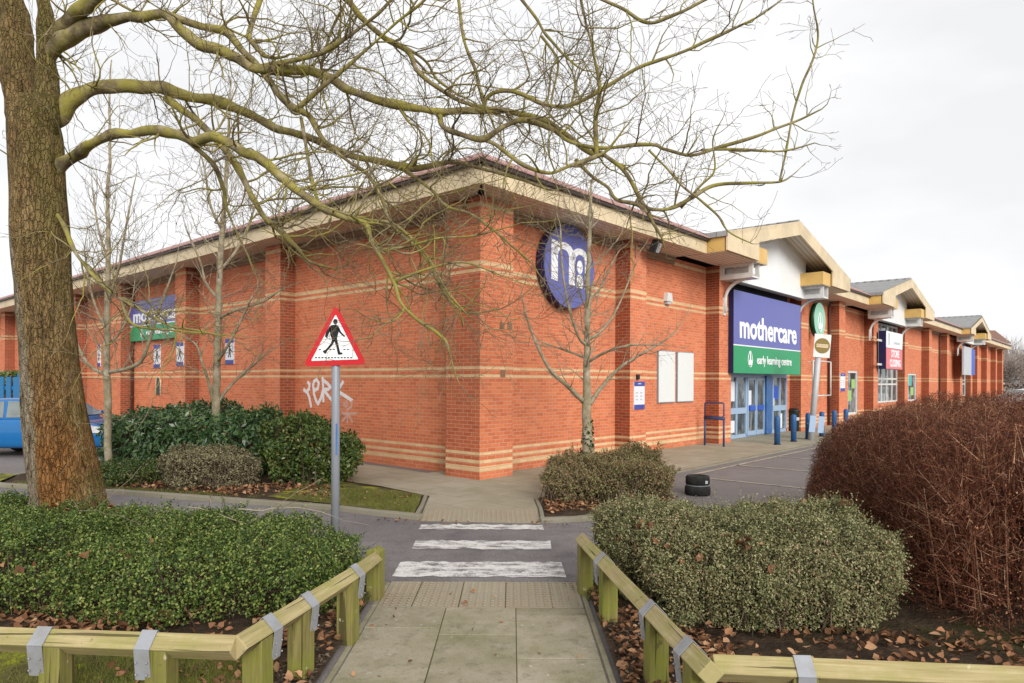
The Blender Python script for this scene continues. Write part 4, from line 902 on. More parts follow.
def on(a, b, t): return tuple(a[i] + (b[i] - a[i]) * t for i in range(3))
c1, l0, l2, l3 = (-1.50, 3.74, .51), (-5.2, 4.06, .50), (-1.175, 5.15, .515), (-1.19, 5.98, .41)
rl = [(l0, c1), (c1, l2), (l2, l3)]
dl = (l2[0] - c1[0], l2[1] - c1[1]); an = math.atan2(dl[1], dl[0]); an0 = math.atan2(c1[1] - l0[1], c1[0] - l0[0])
def pt(a, b, px, yt):    # parameter where the rail a-b crosses picture column px
    t0, t1 = 0, 1
    f = lambda t: 512 + F * on(a, b, t)[0] / on(a, b, t)[1] - px
    for _ in range(40):
        m = (t0 + t1) / 2
        if f(t0) * f(m) <= 0: t1 = m
        else: t0 = m
    return (t0 + t1) / 2
posts, straps = [], []
for px in (58, 163, -170):
    q = on(l0, c1, pt(l0, c1, px, 0)); posts.append((q[0], q[1], q[2], an0)); straps.append((*on(l0, c1, pt(l0, c1, px - 12, 0)), c1[0] - l0[0], c1[1] - l0[1]))
for px, sp in ((259, 268), (302, 306), (349, 354)):
    q = on(c1, l2, min(.985, pt(c1, l2, px, 0))); posts.append((q[0], q[1], q[2], an)); q = on(c1, l2, min(.99, pt(c1, l2, sp, 0))); straps.append((*q, dl[0], dl[1]))
posts.append((-1.20, 6.06, .43, an, (.0, 0, 0), False))
knee_fence('knee_rail_fence', 'low weathered timber knee rail fence along the left side of the path', rl, posts, straps)
r0, r1, r2 = (.655, 6.36, .50), (1.0, 3.42, .51), (4.2, 3.24, .50)
rl = [(r0, r1), ((1.03, 3.50, .512), r2)]; posts, straps = [], []; dr = (r1[0] - r0[0], r1[1] - r0[1]); an = math.atan2(dr[1], dr[0])
for px, sp in ((586, None), (609, 604.6), (657, 653.6), (699, 691)):
    q = on(r0, r1, pt(r0, r1, px, 0)); posts.append((q[0], q[1], q[2], an))
    if sp: straps.append((*on(r0, r1, pt(r0, r1, sp, 0)), dr[0], dr[1]))
for px in (803, 1045):
    q = on((1.03, 3.5, .512), r2, pt((1.03, 3.5, .512), r2, px, 0)); posts.append((q[0], q[1], q[2], -.05)); straps.append((*q, 1, -.05))
knee_fence('knee_rail_fence', 'low weathered timber knee rail fence along the right side of the path', rl, posts, straps)
# ------------------------------------------------------------------ foliage
def snoise(Pn, k, seed):
    rs = np.random.RandomState(seed); o = np.zeros(len(Pn))
    for i in range(7): d = rs.randn(3); d /= np.linalg.norm(d); o += np.sin(Pn @ d * k * rs.uniform(.6, 1.7) + rs.rand() * 6.28)
    return o / 2.6
def poly_depth(poly, X):
    pts = np.array(poly); n = len(pts); area = sum(pts[i, 0] * pts[(i + 1) % n, 1] - pts[(i + 1) % n, 0] * pts[i, 1] for i in range(n))
    if area < 0: pts = pts[::-1]
    best = np.full(len(X), 1e9); bn = np.zeros((len(X), 2)); ins = np.zeros(len(X), bool)
    for i in range(n):
        a, b = pts[i], pts[(i + 1) % n]; e = b - a; ln = np.linalg.norm(e); e = e / ln
        w = X[:, :2] - a; t = np.clip(w @ e, 0, ln); dv = w - t[:, None] * e; d = np.linalg.norm(dv, axis=1)
        m = d < best; best[m] = d[m]; bn[m] = np.array([e[1], -e[0]])
        cond = ((a[1] > X[:, 1]) != (b[1] > X[:, 1])) & (X[:, 0] < (b[0] - a[0]) * (X[:, 1] - a[1]) / (b[1] - a[1] + 1e-12) + a[0]); ins ^= cond
    return np.where(ins, best, -best), bn
def hedge_pts(poly, hfun, n, k, amp, freq, thick, seed, zmin=.02, foot=.0, ns=None):
    rs = np.random.RandomState(seed); ns = ns or seed; pa = np.array(poly); lo, hi = pa.min(0) - .15, pa.max(0) + .15; out = []; nor = []; got = 0
    hm = hfun(np.array([[0, 0, 0.]])).max() if not callable(hfun) else 2.2
    while got < n:
        q = rs.rand(80000, 3) * np.array([hi[0] - lo[0], hi[1] - lo[1], hm]) + np.array([lo[0], lo[1], zmin])
        h = hfun(q); nz = snoise(q, freq, ns) * amp + snoise(q, freq * 3.1, ns + 5) * amp * .75 + snoise(q, freq * 8, ns + 9) * amp * .45
        ok = q[:, 2] < h + amp * 2; q = q[ok]; h = h[ok]; nz = nz[ok]
        ds, bn = poly_depth(poly, q); dt = h - q[:, 2]
        ds2 = ds + foot * np.minimum(1, q[:, 2] / .5) - foot
        e = np.clip(k - np.abs(ds2 - dt), 0, None); dep = np.minimum(ds2, dt) - e * e / (4 * k) + nz
        lim = thick * rs.rand(len(q)) ** 2.2
        ok = (dep > 0) & (dep < lim + .02)
        wt = 1 / (1 + np.exp((dt - ds2) / (k * .35)))
        nn_ = np.concatenate([bn * (1 - wt)[:, None], wt[:, None]], 1)
        out.append(q[ok]); nor.append(nn_[ok]); got += ok.sum()
    q = np.concatenate(out); nn_ = np.concatenate(nor); i = rs.permutation(len(q))[:n]; return q[i], nn_[i]
def leaf_cards(q, nor, ln, wd, rs, spread=.8, droop=0., fold=.25):
    n = len(q); nn_ = nor + rs.randn(n, 3) * spread; nn_ /= np.linalg.norm(nn_, axis=1)[:, None] + 1e-9
    t = rs.randn(n, 3) + nor * .6; t[:, 2] -= droop; t -= nn_ * (t * nn_).sum(1)[:, None]; t /= np.linalg.norm(t, axis=1)[:, None] + 1e-9
    b = np.cross(nn_, t); sz = rs.uniform(.65, 1.25, n)[:, None]; a = t * sz * ln / 2; w = b * sz * wd / 2; f = nn_ * sz * wd * fold
    V = np.stack([q - a, q + w * 1.0 + f - a * .1, q + a - f * .3, q - w * 1.0 + f - a * .1], 1).reshape(-1, 3); return V, np.arange(4 * n).reshape(-1, 4)
def curled_leaves(q, nor, ln, wd, rs, tilt=.45):       # dead leaf: two pointed halves folded along the rib and curled
    n = len(q); nn_ = nor + rs.randn(n, 3) * tilt; nn_ /= np.linalg.norm(nn_, axis=1)[:, None]; t = rs.randn(n, 3); t -= nn_ * (t * nn_).sum(1)[:, None]; t /= np.linalg.norm(t, axis=1)[:, None]; b = np.cross(nn_, t)
    sz = rs.uniform(.5, 1.25, n)[:, None]; a = t * sz * ln / 2; w = b * sz * wd / 2; f = nn_ * sz * wd * rs.uniform(-.1, .55, n)[:, None]; g = nn_ * sz * ln * rs.uniform(-.05, .3, n)[:, None]
    V = np.stack([q - a + g, q - a * .35 + w * .8 + f, q + a * .3 + w + f * 1.1, q + a * .25, q - a * .2, q + a + g, q + a * .3 - w + f, q - a * .35 - w * .75 + f * 1.2], 1).reshape(-1, 3); k = np.arange(n)[:, None] * 8
    return V, np.concatenate([k + np.array([[0, 4, 2, 1]]), k + np.array([[4, 3, 5, 2]]), k + np.array([[0, 7, 6, 4]]), k + np.array([[4, 6, 5, 3]])], 0)
def sticks(p0, p1, r0, r1):         # three-sided twigs between point arrays
    d = p1 - p0; d /= np.linalg.norm(d, axis=1)[:, None] + 1e-9; ref = np.where(np.abs(d[:, 2:3]) < .9, np.array([[0, 0, 1.]]), np.array([[1., 0, 0]]))
    u = np.cross(d, ref); u /= np.linalg.norm(u, axis=1)[:, None]; w = np.cross(d, u); n = len(p0); V = []
    for pp, rr in ((p0, r0), (p1, r1)):
        for k in range(3): a = 2 * math.pi * k / 3; V.append(pp + (u * math.cos(a) + w * math.sin(a)) * (rr if np.isscalar(rr) else rr[:, None]))
    V = np.stack(V, 1).reshape(-1, 3); b = np.arange(n)[:, None] * 6
    return V, np.concatenate([b + np.array([[0, 1, 4, 3]]), b + np.array([[1, 2, 5, 4]]), b + np.array([[2, 0, 3, 5]])], 0)
def hedge(name, label, cat, poly, hfun, mat, n, ln, wd, k=.3, amp=.05, freq=3, thick=.25, seed=1, spread=.8, twigs=2500, tmat='twigbrown', foot=0., zmin=.03, droop=0, litter=0, tw_r=.004, fold=.25, sprig=.02, sprays=0):
    rs = np.random.RandomState(seed + 100); c = np.array(poly).mean(0); e = empty(name, (c[0], c[1], 0), label, cat)
    q, nr = hedge_pts(poly, hfun, n, k, amp, freq, thick, seed, zmin, foot); V, Fq = leaf_cards(q, nr, ln, wd, rs, spread, droop, fold); np_obj('foliage', V, Fq, M[mat], e)
    if sprays:
        q, nr = hedge_pts(poly, hfun, sprays, k, amp, freq, .03, seed + 7, .12, foot, seed); d = nr + rs.randn(len(q), 3) * .5; d /= np.linalg.norm(d, axis=1)[:, None]; lg = rs.uniform(.03, .11, (len(q), 1)) * (1 + (rs.rand(len(q), 1) > .9)); m = 7
        tt = np.tile(np.linspace(.15, 1, m), len(q))[:, None]; qq = np.repeat(q, m, 0) + np.repeat(d * lg, m, 0) * tt; V, Fq = leaf_cards(qq, np.repeat(d, m, 0), ln * .85, wd * .85, rs, 1.0, 0, fold); V2, F2 = sticks(q - d * .05, q + d * lg, .0016, .0008)
        np_obj('sprays', V, Fq, M[mat], e)
    q, nr = hedge_pts(poly, hfun, twigs, k, amp, freq, thick * 1.8, seed + 1, .1, foot, seed)
    inner = q - nr * rs.uniform(.15, .5, len(q))[:, None] - np.array([[0, 0, 1]]) * rs.uniform(0.05, .3, len(q))[:, None] + rs.randn(len(q), 3) * .07; inner[:, 2] = np.maximum(inner[:, 2], 0)
    V, Fq = sticks(inner, q + nr * np.abs(rs.randn(len(q), 1)) * sprig, tw_r * 1.6, tw_r * .5)
    m = twigs // 6; root = np.stack([inner[:m, 0] * .85 + c[0] * .15, inner[:m, 1] * .85 + c[1] * .15, np.zeros(m) - .02], 1); V2, F2 = sticks(root, inner[:m], tw_r * 3, tw_r * 1.6)
    np_obj('twigs', np.concatenate([V, V2]), np.concatenate([Fq, F2 + len(V)]), M[tmat], e)
    if litter:
        q, nr = hedge_pts(poly, hfun, litter * 14, k, amp, freq, .04, seed + 3, .1, foot, seed); ok = (nr[:, 2] > .3) & (snoise(q, 2.6, seed + 40) > .55); q = q[ok][:litter]; nr = nr[ok][:litter]
        V, Fq = curled_leaves(q + nr * .01, nr, .085, .06, rs, .6); np_obj('caught_dead_leaves', V, Fq, M['litter'], e)
    return e
flat = lambda h, v=0: (lambda q: h + v * snoise(q * np.array([1, 1, 0]), 1.3, 77))
# left front evergreen hedge
def hl(q): return .56 - .15 * np.clip((q[:, 1] - 6.6) / 2, 0, 1) - .16 * np.clip((q[:, 0] + 2.1) / .9, 0, 1) + .05 * snoise(q * np.array([1, 1, 0]), 1.6, 5)
hedge('evergreen_hedge', 'low dense dark green hedge behind the left timber rail', 'hedge', [(-8.5, 5.5), (-4.5, 5.45), (-2.6, 5.2), (-1.75, 5.35), (-1.42, 5.9), (-1.36, 6.5), (-1.7, 6.75), (-2.5, 7.4), (-4.0, 7.95), (-5.5, 8.55), (-9, 9.7)], hl,
      'lonicera', 160000, .027, .017, .28, .07, 4.2, .22, 21, .85, 3500, litter=130, sprays=2600)
# right front cotoneaster hedge
def hr(q): return .775 - .22 * np.clip((5.75 - q[:, 1]) / .8, 0, 1) ** 1.3 - .16 * np.clip((1.3 - q[:, 0]) / .6, 0, 1) + .04 * snoise(q * np.array([1, 1, 0]), 2, 9)
hedge('cotoneaster_hedge', 'grey green small-leaved hedge behind the right timber rail', 'hedge', [(.80, 6.55), (.92, 5.75), (1.2, 5.2), (1.9, 4.95), (2.7, 5.0), (3.1, 5.4), (3.1, 6.3), (2.5, 6.65), (1.5, 6.6)], hr,
      'cotoneaster', 140000, .022, .0125, .36, .042, 4.6, .24, 31, .95, 5000, litter=70, foot=.14, sprays=3600)
# brown dormant hedge
def hb_(q): return 1.04 + .58 * (1 - np.exp(-np.clip(q[:, 0] - .43 * q[:, 1], 0, 9) / .42)) + .06 * snoise(q * np.array([1, 1, 0]), 2, 15)
bp = [(3.45, 8.2), (3.25, 7.2), (3.22, 6.2), (3.35, 5.3), (4.3, 4.85), (7.5, 4.85), (9.5, 6), (9.5, 9.4), (5, 9.7), (4.0, 9.2)]
be = hedge('berberis_hedge', 'tall rounded red brown bare-twigged hedge at the right edge', 'hedge', bp, hb_, 'brownhedge', 130000, .018, .010, .6, .05, 3.2, .3, 41, .95, 14000, 'twigred', tw_r=.003, litter=60)
rs = np.random.RandomState(5); q, nr = hedge_pts(bp, hb_, 62000, .6, .05, 3.2, .16, 43, .05, 0, 41)
dd = nr * .5 + rs.randn(len(q), 3) * .75 + np.array([[0, 0, .2]]); dd /= np.linalg.norm(dd, axis=1)[:, None]; ll = rs.uniform(.04, .15, len(q))[:, None] * (1 + .9 * (rs.rand(len(q), 1) > .94))
V, Fq = sticks(q - dd * ll * .6, q + dd * ll * .4, .0019, .0009); np_obj('shoots', V, Fq, M['twigred'], be)
# shrub round the young tree at the corner
def hc(q): return .60 + .06 * snoise(q * np.array([1, 1, 0]), 2.6, 3) - .06 * np.clip(12.0 - q[:, 1], 0, 1.5)
hedge('corner_shrub', 'low brown and green shrub bed around the young tree by the building corner', 'shrub', [(.40, 10.5), (1.2, 10.3), (2.1, 10.5), (2.62, 11.0), (2.78, 12.0), (2.4, 13.1), (1.5, 13.3), (.65, 12.4)], hc,
      'mixedshrub', 60000, .032, .017, .22, .08, 4.2, .25, 51, .95, 5000, foot=.2, litter=60, sprays=1500)
# island planting on the left
def hlau(q): return 1.26 - .22 * np.clip((-7.2 - q[:, 0]) / 2, 0, 1) + .07 * snoise(q * np.array([1, 1, 0]), 1.9, 8)
hedge('laurel_hedge', 'broad glossy dark green laurel hedge in front of the side wall', 'hedge', [(-9.4, 16.2), (-8.7, 14.6), (-7.2, 13.4), (-5.6, 13.0), (-4.7, 13.4), (-4.9, 15.0), (-7.5, 16.9)], hlau, 'laurel', 16000, .125, .046, .45, .1, 2.6, .35, 61, .7, 1500, droop=.5, fold=.12, sprays=220)
def hv(q): return 1.10 - .3 * np.clip((q[:, 0] + 3.7) / .9, 0, 1) + .06 * snoise(q * np.array([1, 1, 0]), 2.4, 6)
hedge('evergreen_shrub', 'rounded mid green shrub right of the laurel and behind the sign pole', 'shrub', [(-5.0, 13.3), (-4.5, 12.3), (-3.5, 12.0), (-2.8, 12.4), (-2.75, 13.0), (-3.3, 13.6), (-4.2, 14.2)], hv, 'viburnum', 15000, .075, .036, .4, .1, 3, .4, 71, .8, 1800, foot=.25, droop=.3, sprays=350)
hedge('dusty_shrub', 'low dull brown clipped shrub in front of the laurel hedge', 'shrub', [(-6.35, 12.4), (-5.9, 11.75), (-4.9, 11.65), (-4.35, 12.0), (-4.6, 12.6), (-6.0, 12.9)], flat(.60, .04), 'sage', 14000, .04, .018, .2, .07, 4, .2, 81, .9, 2500, foot=.1)
hedge('ground_cover_shrub', 'small low green shrub at the foot of the slim grey tree', 'shrub', [(-7.7, 13.0), (-7.4, 12.2), (-6.7, 12.0), (-6.35, 12.5), (-6.6, 13.1)], flat(.36, .04), 'viburnum', 6000, .05, .024, .2, .08, 4, .2, 91, .9, 600)
# dead leaves, grass and bed weeds (too many to count)
def scatter(poly, n, seed, patch=.1):
    rs = np.random.RandomState(seed); pa = np.array(poly); out = []; got = 0
    while got < n:
        q = rs.rand(n * 3, 2) * (pa.max(0) - pa.min(0)) + pa.min(0); q3 = np.c_[q, np.zeros(len(q))]; d, _ = poly_depth(poly, q3); q = q[(d > 0) & (snoise(q3, 4.5, seed) + .9 * rs.randn(len(q)) > patch)]; out.append(q); got += len(q)
    return np.concatenate(out)[:n]
rs = np.random.RandomState(3); VV = []; FF = []; off = 0
for poly, n, sz, zz in (([(-1.25, 6.2), (-1.25, 2.8), (-1.75, 2.8), (-1.75, 5.2), (-1.45, 5.9)], 420, .075, .02), ([(.70, 6.2), (.72, 2.7), (1.6, 2.7), (1.5, 5.0), (1.0, 5.6)], 900, .075, .02), ([(1.3, 5.2), (1.3, 3.3), (5, 3.2), (5, 5.0)], 900, .085, .03),
                      ([(-7.5, 5.7), (-7.5, 5.0), (-3, 4.85), (-1.7, 4.6), (-1.7, 5.5)], 1000, .085, .03), ([(-5.5, 5.0), (-5.5, 2.5), (-1.4, 2.5), (-1.5, 4.6)], 520, .07, .06), ([(-7.5, 12.2), (-5.5, 11.35), (-2.9, 10.8), (-2.9, 12.0), (-5, 12.5)], 420, .09, .03),
                      ([(-3.6, 10.9), (-2.6, 10.35), (-1.5, 9.8), (-1.5, 11.0), (-2.6, 11.6)], 90, .06, .05), ([(.5, 9.7), (2.2, 10.2), (2.7, 11), (.5, 10.8)], 420, .08, .03), ([(-1.1, 6.2), (.6, 6.2), (.6, 3), (-1.1, 3)], 26, .055, -.022), ([(-2.6, 9.6), (-1.3, 9.1), (.4, 8.9), (2.2, 9.5), (1.4, 9.2), (-1.2, 9.3)], 60, .05, gz + .015)):
    n = int(n * (1.5 if n > 100 else 1)); q = scatter(poly, n, int(n + sz * 1000)); q3 = np.c_[q, zz + rs.rand(n) * .035]; V, Fq = curled_leaves(q3, np.tile([[0, 0, 1.]], (len(q3), 1)), sz * .82, sz * .55, rs); VV.append(V); FF.append(Fq + off); off += len(V)
tag(np_obj('leaf_litter', np.concatenate(VV), np.concatenate(FF), M['litter']), 'brown dead leaves scattered under the hedges and along the rails', 'dead leaves', kind='stuff')
# bark chips under the rails
q = np.concatenate([scatter([(-1.24, 6.2), (-1.24, 2.6), (-2.0, 2.6), (-1.5, 5.9)], 1500, 7), scatter([(.70, 6.25), (.70, 2.6), (1.7, 2.6), (1.0, 5.8)], 1800, 8)]); n = len(q)
q3 = np.c_[q, .01 + rs.rand(n) * .025]; V, Fq = leaf_cards(q3, np.tile([[0, 0, 1.]], (n, 1)), .05, .016, rs, .3, 0, .2); tag(np_obj('wood_chips', V, Fq, M['twigbrown']), 'dark bark chips and twigs on the soil beside the path', 'bark chips', kind='stuff')
VV = []; FF = []; off = 0
for poly, n, h0, zz in (([(-6, 5.0), (-6, 2.6), (-1.35, 2.6), (-1.5, 4.1), (-1.9, 4.7), (-4, 4.85)], 34000, .06, .048), ([(-3.7, 10.95), (-2.6, 10.3), (-1.4, 9.7), (-1.45, 11.1), (-2.6, 11.7)], 22000, .04, .043), ([(.66, 6.3), (.66, 5.9), (.95, 6.1), (1.0, 6.5)], 500, .06, 0), ([(-1.2, 6.3), (-1.25, 5.6), (-1.5, 6.2)], 300, .07, 0), ([(-9, 12.5), (-9, 12.35), (-4, 10.85), (-4, 11.1)], 1500, .05, .02)):
    q = scatter(poly, n, n); p0 = np.c_[q, np.full(n, zz - .01)]; d = rs.randn(n, 3) * .45; d[:, 2] = 1; hh_ = rs.uniform(.5, 1.3, n)[:, None] * h0
    V, Fq = sticks(p0, p0 + d * hh_, .0028, .0005); VV.append(V); FF.append(Fq + off); off += len(V)
tag(np_obj('grass', np.concatenate(VV), np.concatenate(FF), M['blade']), 'short mossy grass by the rails and on the kerbed island', 'grass', kind='stuff')
# ------------------------------------------------------------------ trees
def smooth_path(pts, m=4):
    out = []; n = len(pts)
    for i in range(n - 1):
        p0, p1, p2, p3 = pts[max(i - 1, 0)], pts[i], pts[i + 1], pts[min(i + 2, n - 1)]
        for k in range(m):
            t = k / m; out.append(tuple(.5 * (2 * b + (c - a) * t + (2 * a - 5 * b + 4 * c - d) * t * t + (3 * b - a - 3 * c + d) * t ** 3) for a, b, c, d in zip(p0, p1, p2, p3)))
    out.append(tuple(pts[-1])); return out
class Twigs:
    def __init__(s): s.mb = MB(); s.n = 0
    def grow(s, p, d, length, r, level, rs, up=.15, kids=(4, 3), wig=.36, sides=None):
        nseg = max(3, int(length / (.085 if level else .12))); step = length / nseg; pts = [Vector(p)]; rad = [r]; d = Vector(d).normalized(); dirs = [d.copy()]
        for i in range(nseg):
            d = (d + Vector((rs.gauss(0, wig), rs.gauss(0, wig), rs.gauss(0, wig) + up * .25)) * .8 * (.5 + .5 * rs.random())).normalized()
            pts.append(pts[-1] + d * step); rad.append(max(.0023, r * (1 - .72 * (i + 1) / nseg))); dirs.append(d.copy())
        s.mb.tube(pts, rad, sides or (6 if r > .0058 else 3), False, m=1 if r > .0058 else 0); s.n += 1
        if level < 2:                # short knobbly spur shoots
            for k in range(int(length / .2)):
                i = rs.randint(1, nseg); o = Vector((rs.gauss(0, 1), rs.gauss(0, 1), rs.gauss(.2, 1))).normalized(); q = pts[i] + (dirs[i] * .6 + o).normalized() * rs.uniform(.02, .075); s.mb.tube([pts[i], q], [.0027, .0022], 3, False)
        if level > 0:
            nk = max(1, int(kids[0] * length / .6 * (.7 + .6 * rs.random())))
            for k in range(nk):
                i = rs.randint(1, nseg); dd = dirs[i]; o = Vector((rs.gauss(0, 1), rs.gauss(0, 1), rs.gauss(0, 1) + .25)); o = (o - dd * o.dot(dd)).normalized()
                s.grow(pts[i], dd * .75 + o * (.6 + .4 * rs.random()), length * (.3 + .35 * rs.random()), rad[i] * .62, level - 1, rs, up, kids, wig)
            s.grow(pts[-1], dirs[-1], length * .35, rad[-1] * .8, level - 1, rs, up, kids, wig)
big = empty('plane_tree', (-5.72, 8.55, 0), 'large mossy bare tree with leaning thick trunk and long limbs over the picture', 'tree')
TY = 8.55
# trunk
tr = [(75, 540, 47), (73, 520, 42), (70, 500, 38.5), (62, 455, 35.5), (54, 405, 32), (49, 355, 29), (45, 315, 28), (41, 270, 29), (38, 230, 29.5), (37, 190, 28), (36, 155, 28.5), (34, 130, 28), (31, 112, 24), (28, 98, 16)]
mb = MB(); nS = 56; path = smooth_path(tr, 7); rsn = np.random.RandomState(2); rings = []
for (px, py, w) in path:
    c = P(px, py, TY); r = w / F * TY * oax(px) * 1.03; ring = []
    for j in range(nS):
        a = 2 * math.pi * j / nS; q = np.array([[math.cos(a) * 1.4, math.sin(a) * 1.4, c.z * .7]])
        k = 1 + .05 * snoise(q, 2.2, 3)[0] + .022 * snoise(q * np.array([1, 1, .5]), 8, 4)[0] + .012 * snoise(q * np.array([1, 1, .35]), 22, 6)[0]
        if c.z < .45: k += (.45 - c.z) * .22 * (1 + math.sin(5 * a + .6))
        ring.append(tuple(c + Vector((math.cos(a), math.sin(a), 0)) * r * k))
    rings.append(ring)
for ring in rings: mb.v += ring
for i in range(len(rings) - 1):
    for j in range(nS): a = i * nS + j; b = i * nS + (j + 1) % nS; mb.f.append((a, b, b + nS, a + nS)); mb.m.append(0); mb.uv.append([(0, 0)] * 4); mb.sm.append(True)
mb.f.append(tuple((len(rings) - 1) * nS + j for j in range(nS))); mb.m.append(0); mb.uv.append([(0, 0)] * nS); mb.sm.append(True)
trunk = mb.build('trunk', M['bark'], big)
